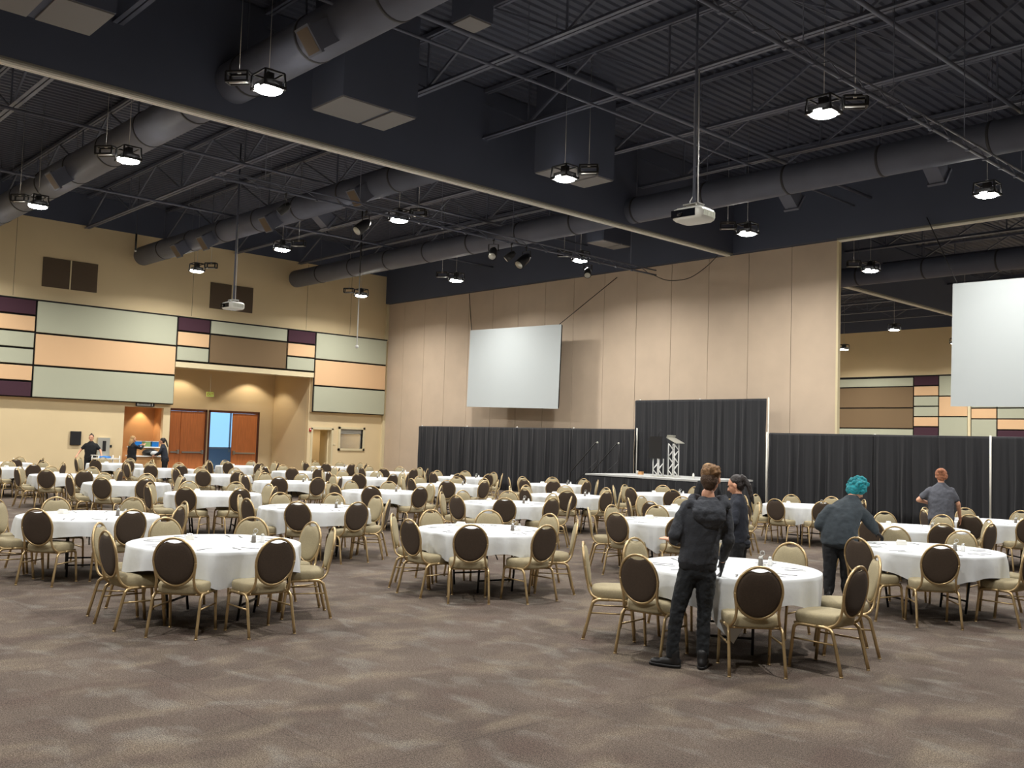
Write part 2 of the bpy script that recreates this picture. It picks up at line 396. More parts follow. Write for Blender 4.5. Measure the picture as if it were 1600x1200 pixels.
# ---------------------------------------------------------------- roof joists
mb = MB(); x0, x1 = XL+.05, XR-.05
for dy in (-.045, .045):
    mb.bar((x0, dy*1.3, 9.45), (x1, dy*1.3, 9.45), .085, .014); mb.bar((x0, dy*.6, 9.49), (x1, dy*.6, 9.49), .012, .09)
    mb.bar((x0, dy, 10.66), (x1, dy, 10.66), .06, .09)
k = x0; up_ = True
while k < x1-2.1:
    mb.bar((k, 0, 9.5 if up_ else 10.64), (k+2.1, 0, 10.64 if up_ else 9.5), .05 if up_ else .035)
    if up_ is False: mb.bar((k+2.1, 0, 9.5), (k+2.1, 0, 10.64), .035)
    k += 2.1; up_ = not up_
ME_J = mb.mesh('ceiling_joist', 'steel_dark')
JY = [12.3+3.03*k for k in range(-7, 14)]
JY = [y for y in JY if abs(y-YF) > .5]
for n, y in enumerate(JY):
    o = bpy.data.objects.new('ceiling_joist', ME_J); COL.objects.link(o); o.location = (0, y, 0)
    nn = sum(1 for q in JY if q < YF)
    if y < YF: lab = 'black open-web roof joist, %s one counted from the screen wall' % ORD[nn-1-n]
    else: lab = 'black open-web roof joist beyond the screen wall, %s one' % ORD[n-nn]
    tag(o, lab, 'joist', 'open-web roof joists')

# ---------------------------------------------------------------- ducts
def duct(Y, z, r, xa, xb, where, takeoffs):
    t = empty('round_duct', (xa, Y, z), 0, 'large black round air duct, %s' % where, 'duct', 'round air ducts under the roof')
    L = xb-xa
    MB().use(0, True).tube([(0, 0, 0), (.10, 0, 0), (L, 0, 0)], [r*.82, r, r], 28).build('duct_pipe', 'duct_dark', t)
    x = 2.2
    while x < L:
        MB().tube([(x-.03, 0, 0), (x+.03, 0, 0)], r*1.035, 28).build('duct_ring', 'duct_ring', t)
        MB().tube([(x, -r*.2, r), (x, -r*.2, 10.7-z)], .008, 5).build('duct_hanger', 'steel_dark', t)
        x += 2.45
    for tx, s in takeoffs:
        mb = MB(); ang = R_(-52*s)
        c = Vector((tx-xa, 0, 0)); d = Vector((0, math.sin(ang), -math.cos(ang)))*1.0
        mb.bar(c+d*(r*.7), c+d*(r+.38), .42, .34, upv=(1, 0, 0)); mb.bar(c+d*(r+.36), c+d*(r+.42), .50, .42, upv=(1, 0, 0))
        tk = mb.build('duct_outlet', 'duct_dark', t)
        MB().bar(c+d*(r+.421), c+d*(r+.424), .42, .34, upv=(1, 0, 0)).build('outlet_grille', 'grille', tk)
    return t
duct(8.6, 8.98, .42, -36.6, XR-.4, 'nearest of the three to the camera', [(-13.9, 1), (-8.0, -1), (-27, 1)])
duct(14.3, 8.65, .365, -37.0, -18.26, 'middle one of the three, ending left of the ceiling projector', [(-32.4, 1), (-30.3, 1), (-26.0, 1), (-21.2, 1), (-24.4, -1)])
duct(21.05, 8.7, .37, -37.05, XR-.4, 'running closest to the screen wall', [(-13.0, -1), (-9.3, -1)])
duct(33, 8.4, .35, -34, XR-.4, 'over the hall beyond the screen wall', [(-18.5, 1), (-20.4, 1)])

# ceiling air boxes
def airbox(x, y, z, sx, sy, lab, split=True):
    t = empty('ceiling_air_box', (x, y, z), 0, lab, 'vent', 'square air boxes under the roof')
    MB().box(-sx/2, sx/2, -sy/2, sy/2, .03, 10.7-z).build('box_body', 'bulk_dark', t)
    mb = MB()
    if split: mb.box(-sx/2+.02, sx/2-.02, -sy/2+.02, sy*.12, 0, .03); mb.box(-sx/2+.02, sx/2-.02, sy*.17, sy/2-.02, 0, .03)
    else: mb.box(-sx/2+.02, sx/2-.02, -sy/2+.02, sy/2-.02, 0, .03)
    mb.build('box_grille', 'steel', t).data.materials[0] = MATS['ceil_grille']
mat('ceil_grille', (128, 126, 126), .7)
airbox(-15.95, 10.45, 8.35, 1.15, 1.75, 'large black air box with pale grille, right of the nearest duct')
airbox(-15.6, 3.9, 8.35, 1.15, 2.6, 'large black air box with grille at the top left corner of the photo')
airbox(-15.9, 16.5, 8.35, 1.0, 1.75, 'air box behind the lamp right of the pale ceiling track')
airbox(-12.0, 9.9, 8.8, .48, .5, 'small square air diffuser box near the top centre', False)
airbox(-21.6, 24.2, 8.7, .8, 1.4, 'air box beside the lighting pipe near the screen wall')

# ---------------------------------------------------------------- pipes and lighting trusses
def ladder(x, y0, y1, z, lab, n, up=True):
    t = empty('lighting_truss', (x, y0, z), 0, lab, 'truss', 'lighting pipes under the roof')
    L = y1-y0; mb = MB(); mb.tube([(0, 0, 0), (0, L, 0)], .03, 8); mb.tube([(.0, 0, .16), (.0, L, .16)], .022, 8)
    mb.build('main_pipe', 'steel_dark', t)
    mb = MB(); k = 0; a = 0
    while k < L-.4: mb.bar((0, k, 0 if a else .16), (0, k+.4, .16 if a else 0), .016); k += .4; a = 1-a
    mb.build('truss_bracing', 'steel_dark', t)
    for i in range(n):
        yy = L*(i+.5)/n; MB().tube([(0, yy, .16), (0, yy, 10.7-z)], .010, 5).build('hanger', 'steel_dark', t)
    mb = MB()
    for i in range(int(L/.8)): mb.box(-.035, .035, .3+i*.8, .36+i*.8, -.045, .03)
    mb.build('pipe_clamps', 'steel_dark', t)
    return t
ladder(-20.5, 9.4, 25.4, 7.72, 'long lighting pipe ending in front of the tan screen wall', 6)
ladder(-7.35, 5.2, 25.4, 7.72, 'thick lighting truss crossing the top right of the photo', 7)
def pipe(x, y0, y1, z, r, lab):
    t = empty('ceiling_pipe', (x, y0, z), 0, lab, 'pipe', 'thin pipes under the roof')
    MB().tube([(0, 0, 0), (0, y1-y0, 0)], r, 8).build('pipe_run', 'steel_dark', t)
    for k in range(4):
        yy = (y1-y0)*(k+.5)/4; MB().tube([(0, yy, 0), (0, yy, 10.7-z)], .006, 5).build('hanger', 'steel_dark', t)
pipe(-13.1, 4, 25.9, 9.25, .05, 'thin pipe just right of the pale ceiling track, higher one')
pipe(-13.6, 6, 25.9, 9.1, .03, 'thin pipe just right of the pale ceiling track, lower one')
pipe(-7.4, 9, 25.9, 9.2, .045, 'thin pipe above the thick lighting truss')
pipe(-29.5, 5, 25.9, 9.1, .04, 'thin pipe over the far left tables')
pipe(-24.2, 5, 25.9, 9.3, .04, 'thin pipe between the left lamps')
# stage lights on the long pipe
def par(x, y, z, s, lab, ang):
    t = empty('stage_light', (x, y, z), ang, lab, 'stage light', 'stage lights on the lighting pipe')
    MB().tube([(0, 0, 0), (0, 0, -.12)], .012, 6).box(-.03, .03, -.03, .03, -.03, .03).build('clamp', 'black_metal', t)
    mb = MB(); mb.bar((-.14*s, 0, -.13), (.14*s, 0, -.13), .03, .01); mb.bar((-.14*s, 0, -.13), (-.14*s, .02, -.32), .01, .03); mb.bar((.14*s, 0, -.13), (.14*s, .02, -.32), .01, .03)
    mb.build('yoke', 'black_metal', t)
    a = Vector((0, .1, -.24)); d = Vector((0, -.32, -.28))*s
    can = MB().use(0, True).tube([a, a+d*.3, a+d], [.07*s, .12*s, .13*s], 14).build('lamp_can', 'black_metal', t)
    MB().tube([a+d*1.005, a+d*1.01], .105*s, 14).build('lamp_front', 'alu', can)
for k, (y, s) in enumerate(((11.3, .8), (13.6, 1.1), (18.0, 1), (18.7, .8), (19.3, 1.2), (22.0, .9))):
    par(-20.5, y, 7.69, s, 'black stage light on the long lighting pipe, %s counted from the left' % ORD[k], .7*((k % 3)-1))

# cables
def cable(pts, lab, r=.012, m='black_metal'):
    P = [Vector(p) for p in pts]; out = []
    for i in range(len(P)-1):
        a = P[max(i-1, 0)]; b = P[i]; c = P[i+1]; d = P[min(i+2, len(P)-1)]
        for k in range(8):
            t = k/8; out.append(.5*((2*b)+(c-a)*t+(2*a-5*b+4*c-d)*t*t+(3*b-a-3*c+d)*t**3))
    out.append(P[-1]); o = MB().tube(out, r, 6).build('cable', m); tag(o, lab, 'cable'); return o
cable([(-20.5, 25.3, 7.7), (-20.2, 25.7, 7.55), (-19.6, 26.0, 7.6), (-19.0, 26.1, 7.9), (-18.5, 26.1, 8.25)], 'black cable looping from the lighting pipe end to the screen wall top')
cable([(-8.4, 9.2, 9.3), (-8.0, 11.5, 8.9), (-7.6, 14, 8.85), (-7.4, 16.0, 9.0)], 'thin black cable sagging beside the lighting truss', .008, 'steel_dark')

# ---------------------------------------------------------------- projectors
def projector(x, y, z, lab):
    t = empty('ceiling_projector', (x, y, z), R_(4), lab, 'projector')
    mb = MB(); sec = []
    W, D = .30, .26
    for zz, k in ((0, .86), (.03, .97), (.06, 1), (.15, 1), (.185, .95), (.20, .85)): sec.append(((0, 0, zz), (1, 0, 0), (0, 1, 0), W*k, D*k))
    mb.use(0, True).loft(sec, 40, .38)
    b = mb.build('projector_body', 'proj_white', t)
    mb = MB(); mb.box(-.27, .19, -D-.006, -D+.03, .04, .165); mb.build('front_panel', 'lens', t)
    MB().tube([(-.1, -D-.012, .1), (-.1, -D-.03, .1)], .05, 16).build('lens', 'lens', t)
    mb = MB()
    for k in range(10): mb.box(W-.02, W+.008, -.16+k*.035, -.145+k*.035, .05, .15)
    mb.build('vent_slats', 'proj_side', t)
    mb = MB(); mb.box(-.22, .22, -.16, .16, .21, .225); mb.box(-.05, .05, -.05, .05, .225, .30)
    for sx in (-1, 1):
        for sy in (-1, 1): mb.tube([(.17*sx, .12*sy, .18), (.12*sx, .08*sy, .29)], .01, 6)
    mb.box(-.15, .15, -.1, .1, .28, .295); mb.build('mount_bracket', 'steel', t)
    MB().tube([(0, 0, .29), (0, 0, 10.7-z)], .025, 10).build('drop_pole', 'steel_dark', t)
    MB().tube([(.06, .03, .29), (.05, .03, .9), (.04, .02, 2.6)], .012, 6).tube([(-.06, .03, .25), (-.10, .03, .36), (-.03, .03, .46), (-.045, .02, 2.2)], .007, 6).build('projector_cable', 'alu_white', t)
projector(-9.6, 12.85, 5.66, 'white ceiling projector on a pole, right of the pale ceiling track')
projector(-26.85, 13.2, 5.62, 'white ceiling projector on a pole in front of the tan panel wall')

# ---------------------------------------------------------------- screens
def screen(xc, y, z0, W, H, rot, lab, wires):
    t = empty('projection_screen', (xc, y, z0), 0, lab, 'screen')
    t.rotation_euler = (0, rot, 0)
    MB().box(-W/2, W/2, -.012, .0, 0, H).build('screen_fabric', 'screen', t)
    mb = MB()
    for a, b in (((-W/2+.03, 0), (W/2-.03, 0)), ((-W/2+.03, H), (W/2-.03, H)), ((-W/2+.03, 0), (-W/2+.03, H)), ((W/2-.03, 0), (W/2-.03, H)), ((0, 0), (0, H))):
        mb.bar((a[0], .03, min(max(a[1], .03), H-.03)), (b[0], .03, min(max(b[1], .03), H-.03)), .05)
    mb.build('screen_frame', 'screen_back', t)
    for a, b in wires: MB().tube([a, b], .014, 6).build('hanging_strap', 'black_metal', t)
screen(-27.52, 25.3, 3.23, 5.25, 3.15, R_(1.2), 'white hanging projection screen on the tan wall, whole and left of centre', [((-2.55, 0, 3.12), (-4.0, .98, 4.9)), ((2.5, 0, 3.15), (4.4, .98, 4.9))])
screen(-7.75, 25.0, 3.13, 5.35, 3.18, R_(.8), 'white hanging projection screen cut off by the right edge of the photo', [((-2.55, 0, 3.15), (-3.9, 1.14, 5.3)), ((2.5, 0, 3.15), (3.9, 1.14, 5.3))])

# ---------------------------------------------------------------- acoustic panels
COLN = {'panel_sage': 'sage green', 'panel_orange': 'light orange', 'panel_purple': 'dark purple', 'panel_brown': 'brown'}
def apanel(wall, a0, a1, z0, z1, m, lab):
    g = .035
    if wall == 'left': mb = MB().box(XL+.22, XL+.29, a0+g, a1-g, z0+g, z1-g)
    else: mb = MB().box(a0+g, a1-g, YN-.10, YN-.03, z0+g, z1-g)
    o = mb.build('acoustic_panel', m); bv = o.modifiers.new('b', 'BEVEL'); bv.width = .01; bv.segments = 1
    tag(o, COLN[m]+' wall panel, '+lab, 'wall panel', 'fabric acoustic panels on the left wall' if wall == 'left' else 'fabric acoustic panels on the far hall wall')
NAR3 = [(5.92, 6.5, 'panel_purple', 'top'), (5.32, 5.92, 'panel_orange', 'middle'), (4.72, 5.32, 'panel_sage', 'bottom')]
NAR6 = [(5.92, 6.5, 'panel_purple', 'top'), (5.32, 5.92, 'panel_orange', 'second'), (4.72, 5.32, 'panel_sage', 'third'), (4.12, 4.72, 'panel_sage', 'fourth'), (3.53, 4.12, 'panel_orange', 'fifth'), (2.95, 3.53, 'panel_purple', 'lowest')]
WID3 = [(5.3, 6.5, 'panel_sage', 'top'), (4.12, 5.3, 'panel_orange', 'middle'), (2.95, 4.12, 'panel_sage', 'bottom')]
MID2 = [(5.92, 6.5, 'panel_sage', 'upper'), (4.72, 5.92, 'panel_brown', 'lower')]
for a0, a1, rows, nm in ((4.0, 9.27, WID3, 'wide column beyond the photo left edge'), (9.27, 10.65, NAR6, 'narrow column at the photo left edge'), (10.65, 15.93, WID3, 'wide column above the serving alcove'), (15.93, 17.31, NAR3, 'narrow column at left above the door recess'), (17.31, 20.86, MID2, 'column centred above the door recess'), (20.86, 22.26, NAR3, 'narrow column at right above the door recess'), (22.26, 26.12, WID3, 'column beside the wall corner')):
    for z0, z1, m, pos in rows: apanel('left', a0, a1, z0, z1, m, '%s in %s' % (pos, nm))
mb = MB()
for d0, d1, m in ((0, .19, 0), (.19, .22, 1)):
    mb.use(m); mb.box(XL+d0, XL+d1, 4.0, 15.93, 2.95, 6.5); mb.box(XL+d0, XL+d1, 15.93, 22.26, 4.70, 6.5); mb.box(XL+d0, XL+d1, 22.26, 26.12, 2.95, 6.5)
mb.box(XL, XL+.30, 4.0, 26.12, 6.47, 6.52)
struct(mb, 'trim_7', ['wall_tan', 'panel_gap'])
for a0, a1, rows, nm in ((-36.0, -30.1, WID3, 'column hidden behind the tan wall end'), (-30.1, -25.27, [(5.9, 6.45, 'panel_sage', 'top'), (4.63, 5.9, 'panel_brown', 'second'), (3.4, 4.63, 'panel_brown', 'third'), (2.95, 3.4, 'panel_sage', 'lowest')], 'wide column right of the tan wall end'),
      (-25.27, -23.8, NAR6, 'narrow column'), (-23.8, -22.15, WID3, 'column by the screen edge'), (-22.0, -20.6, [(4.6, 6.5, 'panel_sage', 'top'), (4.0, 4.6, 'panel_orange', 'middle'), (2.95, 4.0, 'panel_sage', 'bottom')], 'column under the cut-off screen'),
      (-20.6, -16, [(4.6, 6.5, 'panel_sage', 'top'), (4.0, 4.6, 'panel_sage', 'second'), (3.4, 4.0, 'panel_orange', 'third'), (2.95, 3.4, 'panel_purple', 'lowest')], 'rightmost wide column')):
    for z0, z1, m, pos in rows: apanel('far', a0, a1, z0, z1, m, '%s in far hall, %s' % (pos, nm))
struct(MB().box(-36, -16, YN-.03, YN, 2.93, 6.55), 'trim_8', 'panel_gap')
struct(MB().box(-22.15, -22.0, YN-.14, YN, 0, 6.55), 'trim_9', 'trim_cream')

# wall vents
def vent(y0, y1, z0, z1, lab):
    t = empty('wall_vent', (XL, y0, z0), 0, lab, 'vent', 'brown double wall vents')
    W = y1-y0; H = z1-z0
    MB().box(.0, .03, 0, W, 0, H).build('vent_back', 'grille', t)
    for k, (a, b) in enumerate(((0, W/2-.03), (W/2+.03, W))):
        mb = MB()
        for i in range(22): mb.box(.03, .045, a+.02, b-.02, H*(i+.15)/22, H*(i+.65)/22)
        mb.build('vent_louvre', 'grille', t)
    MB().box(.03, .05, W/2-.025, W/2+.025, -.02, H).build('vent_mullion', 'trim_cream', t)
vent(10.84, 12.8, 7.06, 8.15, 'brown double air vent high on the wall, left one')
vent(17.34, 19.26, 7.02, 8.1, 'brown double air vent behind the small ceiling projector')
mb = MB(); mb.box(0, .04, -.16, .16, .22, .42); o = mb.build('wall_outlet_box', 'black_metal'); o.location = (XL, 12.95, 0); tag(o, 'small dark box low on the wall left of the serving alcove', 'wall box')

# ---------------------------------------------------------------- doors
def door_leaf(parent, y0, y1, z1, x, bar=True, flip=False, rot=0):
    t = parent
    l = MB().box(0, .05, 0, y1-y0, .01, z1).build('door_leaf', 'wood_door', t, (x, y0, 0))
    if rot: l.rotation_euler = (0, 0, rot)
    W = y1-y0
    if bar:
        MB().box(.05, .11, .08, W-.08, .96, 1.03).build('panic_bar', 'steel', l)
        yy = .05 if flip else W-.13
        MB().box(.05, .13, yy, yy+.09, .93, 1.10).build('door_handle', 'steel', l)
    return l
for n, (ya, yb, leaves) in enumerate((((17.24, 18.9, ((17.27, 17.76, True), (17.78, 18.87, True)))), (19.08, 21.46, ((20.2, 21.42, True),))), 1):
    t = empty('door_%d' % n, (RX, ya, 0)); t['kind'] = 'structure'
    mb = MB(); mb.box(-.2, .03, -.05, .03, 0, 2.86); mb.box(-.2, .03, yb-ya-.03, yb-ya+.05, 0, 2.86); mb.box(-.2, .03, -.05, yb-ya+.05, 2.80, 2.9)
    mb.build('door_frame', 'wood_dark' if n == 1 else 'wood_dark', t)
    for a, b, bar in leaves: door_leaf(t, a-ya, b-ya, 2.79, -.06, bar, flip=(n == 2))
    if n == 2: door_leaf(t, .04, 1.1, 2.79, -.09, True, rot=R_(100))
mb = MB(); mb.box(-46.98, -46.93, 19.0, 25, 0.0, 3.2)
t = empty('window_1', (-46.9, 22, 0)); t['kind'] = 'structure'
MB().box(0, .02, -2.9, 2.6, 1.15, 3.2).build('window_pane', 'sky_glass', t)
mb = MB()
for y in (-2.9, -.6, 1.2, 2.6): mb.box(.0, .08, y-.04, y+.04, .9, 3.25)
mb.box(0, .08, -2.9, 2.6, 1.07, 1.15); mb.build('window_frame', 'alu_white', t)
MB().box(0, .05, -2.9, 2.6, 0, 1.07).build('window_panel', 'lobby_light', t)
l = bpy.data.lights.new('window_daylight', 'AREA'); l.shape = 'RECTANGLE'; l.size = 5.2; l.size_y = 2.0; l.energy = 260; l.color = (.6, .82, 1)
lo = bpy.data.objects.new('window_daylight', l); COL.objects.link(lo); lo.location = (.12, 0, 2.15); lo.rotation_euler = (0, R_(-90), 0); lo.parent = t
# narrow side door and window with roller blind
t = empty('door_3', (XL, 22.44, 0)); t['kind'] = 'structure'
mb = MB(); W = 1.03; mb.box(-.2, .03, -.06, .03, 0, 2.24); mb.box(-.2, .03, W-.03, W+.06, 0, 2.24); mb.box(-.2, .03, -.06, W+.06, 2.18, 2.3)
mb.build('door_frame', 'trim_cream', t); l3 = MB().box(-.05, 0, 0, .92, .01, 2.17).build('door_leaf', 'trim_cream', t, (-.2, W-.04, 0)); l3.rotation_euler = (0, 0, R_(80))
t = empty('window_2', (XL, 23.9, 1.36)); t['kind'] = 'structure'
mb = MB(); W, H = 1.23, .88
for a in ((-.1, .0, -.1, H+.1), (W, W+.1, -.1, H+.1)): mb.box(-.2, .05, a[0], a[1], a[2], a[3])
mb.box(-.2, .05, -.1, W+.1, -.1, 0); mb.box(-.2, .05, -.1, W+.1, H, H+.1); mb.build('window_frame', 'trim_cream', t)
MB().box(-.12, -.11, 0, W, 0, H).build('window_pane', 'glass_clear', t)
MB().box(-.10, -.08, .02, W-.02, H-.2, H).tube([(-.08, .02, H-.2), (-.08, W-.02, H-.2)], .02, 8).build('roller_blind', 'sign_face', t)
# warm downlights
def downlight(x, y, z, lab, W=70, ang=95):
    t = empty('recessed_downlight', (x, y, z), 0, lab, 'lamp', 'warm recessed downlights')
    MB().lathe([(.09, -.012), (.085, -.0)], seg=20).build('trim_ring', 'alu_white', t)
    MB().lathe([(.06, -.02), (.06, -.012)], seg=20).build('lamp_lens', 'warmled', t)
    l = bpy.data.lights.new('downlight', 'SPOT'); l.energy = W; l.color = (1, .84, .62); l.spot_size = R_(ang); l.spot_blend = .35; l.shadow_soft_size = .04
    lo = bpy.data.objects.new('downlight', l); COL.objects.link(lo); lo.parent = t; lo.location = (0, 0, -.06)
for k, y in enumerate((17.6, 20.9)):
    downlight(RX+.85, y, 4.84, 'warm downlight over the double doors in the recess, %s' % ('left', 'right')[k], 130, 112)
downlight(-38.0, 15.08, 3.09, 'warm downlight in the serving alcove ceiling', 110, 72)
downlight(-39.2, 24.3, 2.89, 'warm downlight in the small side room', 120, 150)
# exit sign hanging in recess
t = empty('exit_sign', (-39.6, 18.6, 3.45), 0, 'small pale green exit sign hanging over the doors', 'sign')
MB().box(-.02, .02, -.16, .16, 0, .2).build('sign_box', 'amber', t); MB().tube([(0, 0, .2), (0, 0, 1.0)], .01, 6).build('sign_stem', 'alu_white', t)
def text(s, size, m, parent, loc, rot, name='lettering'):
    cu = bpy.data.curves.new(name, 'FONT'); cu.body = s; cu.size = size; cu.align_x = 'CENTER'; cu.align_y = 'CENTER'; cu.extrude = .002
    me_o = bpy.data.objects.new(name, cu); dg = bpy.context.evaluated_depsgraph_get()
    COL.objects.link(me_o); dg.update(); me = bpy.data.meshes.new_from_object(me_o.evaluated_get(dg)); COL.objects.unlink(me_o); bpy.data.objects.remove(me_o)
    o = bpy.data.objects.new(name, me); me.materials.clear(); me.materials.append(MATS[m]); COL.objects.link(o); o.parent = parent; o.location = loc; o.rotation_euler = rot; return o
text('EXIT', .15, 'red', t, (.023, 0, .1), (R_(90), 0, R_(90)))
# restrooms sign
t = empty('restroom_sign', (XL+.1, 14.85, 2.83), 0, 'black framed sign reading RESTROOMS above the serving alcove', 'sign')
MB().box(0, .06, -.36, .36, 0, .17).build('sign_frame', 'black_metal', t); MB().box(.06, .065, -.33, .2, .025, .145).build('sign_face', 'sign_face', t)
text('RESTROOMS', .075, 'black_metal', t, (.068, -.06, .085), (R_(90), 0, R_(90)))
mb = MB(); mb.tube([(.062, .27, .11), (.066, .27, .11)], .022, 12); mb.box(.062, .066, .25, .29, .03, .10); mb.build('figure_symbol', 'paint_white', t)
# wall things
def wallbox(name, y0, y1, z0, z1, d, m, lab, cat):
    o = MB().box(0, d, 0, y1-y0, 0, z1-z0).build(name, m, None, (XL, y0, z0)); bv = o.modifiers.new('b', 'BEVEL'); bv.width = .008; bv.segments = 2; return tag(o, lab, cat)
wallbox('wall_cabinet', 12.15, 12.53, 1.27, 1.78, .08, 'black_metal', 'black rectangular box hanging on the tan wall behind the left worker', 'cabinet')
wallbox('wall_switch', 13.6, 13.7, 1.2, 1.3, .03, 'black_metal', 'small dark switch plate between the grey station and the alcove', 'switch')
wallbox('wall_switch', 23.55, 23.66, 1.48, 1.56, .02, 'trim_cream', 'pale switch plate between the narrow door and the window', 'switch')
t = empty('fire_alarm', (XL, 22.33, 2.08), 0, 'small red fire alarm beside the narrow side door', 'alarm')
MB().box(0, .05, -.05, .05, 0, .14).build('alarm_box', 'red', t); MB().box(.05, .06, -.03, .03, .07, .11).build('strobe', 'paint_white', t)
t = empty('water_station', (XL, 13.36, .75), 0, 'grey bottle filling station on the wall behind the left worker', 'drinking fountain')
MB().box(0, .12, -.22, .22, .15, .82).build('back_panel', 'alu', t); MB().box(.12, .125, -.05, .08, .3, .7).build('bottle_niche', 'black_metal', t)
MB().box(0, .38, -.2, .2, 0, .15).build('basin', 'alu', t)
# door-room chairs are added later

# ---------------------------------------------------------------- drapes
mat('pole_white', (222, 220, 210), .4)
def drape_mesh(W, H, seed, nf, amp=.055):
    rnd = random.Random(seed); n = int(W/.025); ph = [rnd.uniform(0, 6.28) for _ in range(6)]
    fr = [nf*rnd.uniform(.85, 1.15), nf*2.3, nf*.37, nf*4.1]
    mb = MB().use(0, True); rows = [0, .02, .06, .15, .3, .5, .7, .85, 1]
    for j, t in enumerate(rows):
        z = H*(1-t)
        for i in range(n+1):
            u = i/n; x = u*W
            a = min(1, .25+t*1.2)
            y = amp*a*(math.sin(fr[0]*u*6.283+ph[0]+.5*math.sin(fr[2]*6.283*u+ph[2]))+.45*math.sin(fr[1]*u*6.283+ph[1])+.25*math.sin(fr[3]*u*6.283+ph[3]))
            y *= .55+.45*math.sin(fr[2]*u*6.283+ph[4])
            mb.v.append((x+.008*math.sin(9*t+u*20), y, z))
    for j in range(len(rows)-1):
        for i in range(n): q = j*(n+1)+i; mb.face((q, q+1, q+n+2, q+n+1))
    return mb
def drape(xa, xb, y, z0, z1, lab, seed, grp):
    t = empty('pipe_and_drape_curtain', (xa, y, z0), 0, lab, 'curtain', grp)
    W = xb-xa; H = z1-z0-.03
    cu = drape_mesh(W+.05, H-.02, seed, W*3.2).build('curtain_fabric', 'drape', t, (-.025, -.03, .02))
    cu.modifiers.new('s', 'SOLIDIFY').thickness = .004
    MB().tube([(0, 0, H), (W, 0, H)], .02, 8).build('top_rail', 'drape', t)
def pole(x, y, z0, z1, lab):
    t = empty('drape_pole', (x, y, z0), 0, lab, 'pole', 'upright poles of the black drapes')
    MB().tube([(0, 0, .01), (0, 0, z1-z0)], .024, 10).build('upright', 'pole_white', t); MB().box(-.2, .2, -.2, .2, 0, .012).build('base_plate', 'steel', t)
LP = [-33.15, -30.13, -27.12, -24.1, -21.12]
for k in range(4): drape(LP[k], LP[k+1], 25.2, 0, 2.47, 'black curtain of the left low drape run, %s from the left' % ORD[k], 10+k, 'low black curtains left of the stage')
for k in range(5): pole(LP[k], 25.34, 0, 2.5, 'white drape pole of the left run, %s from the left' % ORD[k])
RP = [-15.72, -12.53, -9.4, -6.3, -3.2]
for k in range(4): drape(RP[k]+.0, RP[k+1], 25.0, 0, 2.42, 'black curtain of the right low drape run, %s from the left' % ORD[k], 30+k, 'low black curtains right of the stage')
for k in range(5): pole(RP[k]-(.03 if k == 0 else 0), 24.88 if k in (0, 2) else 25.14, 0, 2.43, 'white drape pole of the right run, %s from the left' % ORD[k])
TP = [-21.28, -18.72, -16.15]
for k in range(2): drape(TP[k], TP[k+1], 25.45, 0, 3.47, 'tall black curtain behind the stage, %s half' % ('left', 'right')[k], 50+k, 'tall black curtains behind the stage')
for k in range(3): pole(TP[k]+(.05, 0, .05)[k], 25.6 if k < 2 else 25.5, 0, 3.5, 'tall white pole of the stage backdrop, %s' % ('left one', 'middle one', 'right one')[k])

# ---------------------------------------------------------------- stage
SX0, SX1, SY0, SY1, SZ = -20.75, -16.35, 22.4, 25.1, .98
t = empty('stage', (0, 0, 0), 0, 'low stage with pale deck and black skirt in front of the tall curtain', 'stage')
MB().box(SX0, SX1, SY0, SY1, SZ-.05, SZ).build('stage_deck', 'stage_deck', t)
for nm, a, b in (('front', (SX0, SY0), (SX1, SY0)), ('right', (SX1, SY0), (SX1, SY1)), ('left', (SX0, SY1), (SX0, SY0))):
    a = Vector(a+(0,)); b = Vector(b+(0,)); L = (b-a).length
    s = drape_mesh(L, SZ-.09, 77, L*3.2, .05).build('stage_skirt', 'skirt', t); s.location = a; s.rotation_euler = (0, 0, math.atan2(b.y-a.y, b.x-a.x)); s.location.z = .01
for k, (x, y) in enumerate(((SX0+.1, SY0+.1), (SX1-.1, SY0+.1), (SX0+.1, SY1-.1), (SX1-.1, SY1-.1))): MB().box(x-.03, x+.03, y-.03, y+.03, 0, SZ-.08).build('leg', 'black_metal', t)
# stairs with rails
t = empty('stage_stairs', (-20.8, 23.6, 0), 0, 'black steps with two thin handrails left of the stage', 'stairs')
for k in range(4):
    z = .2*(4-k)
    MB().box(-.28*(k+1), -.28*k, -.5, .5, z-.04, z).build('tread', 'black_metal', t)
for s in (-1, 1):
    MB().bar((-.0, .5*s, .75), (-1.14, .5*s, .1), .04, .16).build('stringer', 'black_metal', t)
    MB().tube([(-.05, .52*s, .8), (-.05, .52*s, 1.93), (-.15, .52*s, 1.96), (-1.25, .52*s, .95), (-1.25, .52*s, .01)], .018, 8).tube([(-.05, .52*s, 1.4), (-1.25, .52*s, .45)], .012, 8).build('handrail', 'black_frame', t)
    MB().ball((-.08, .52*s, 1.96), .035).build('rail_cap', 'alu', t)
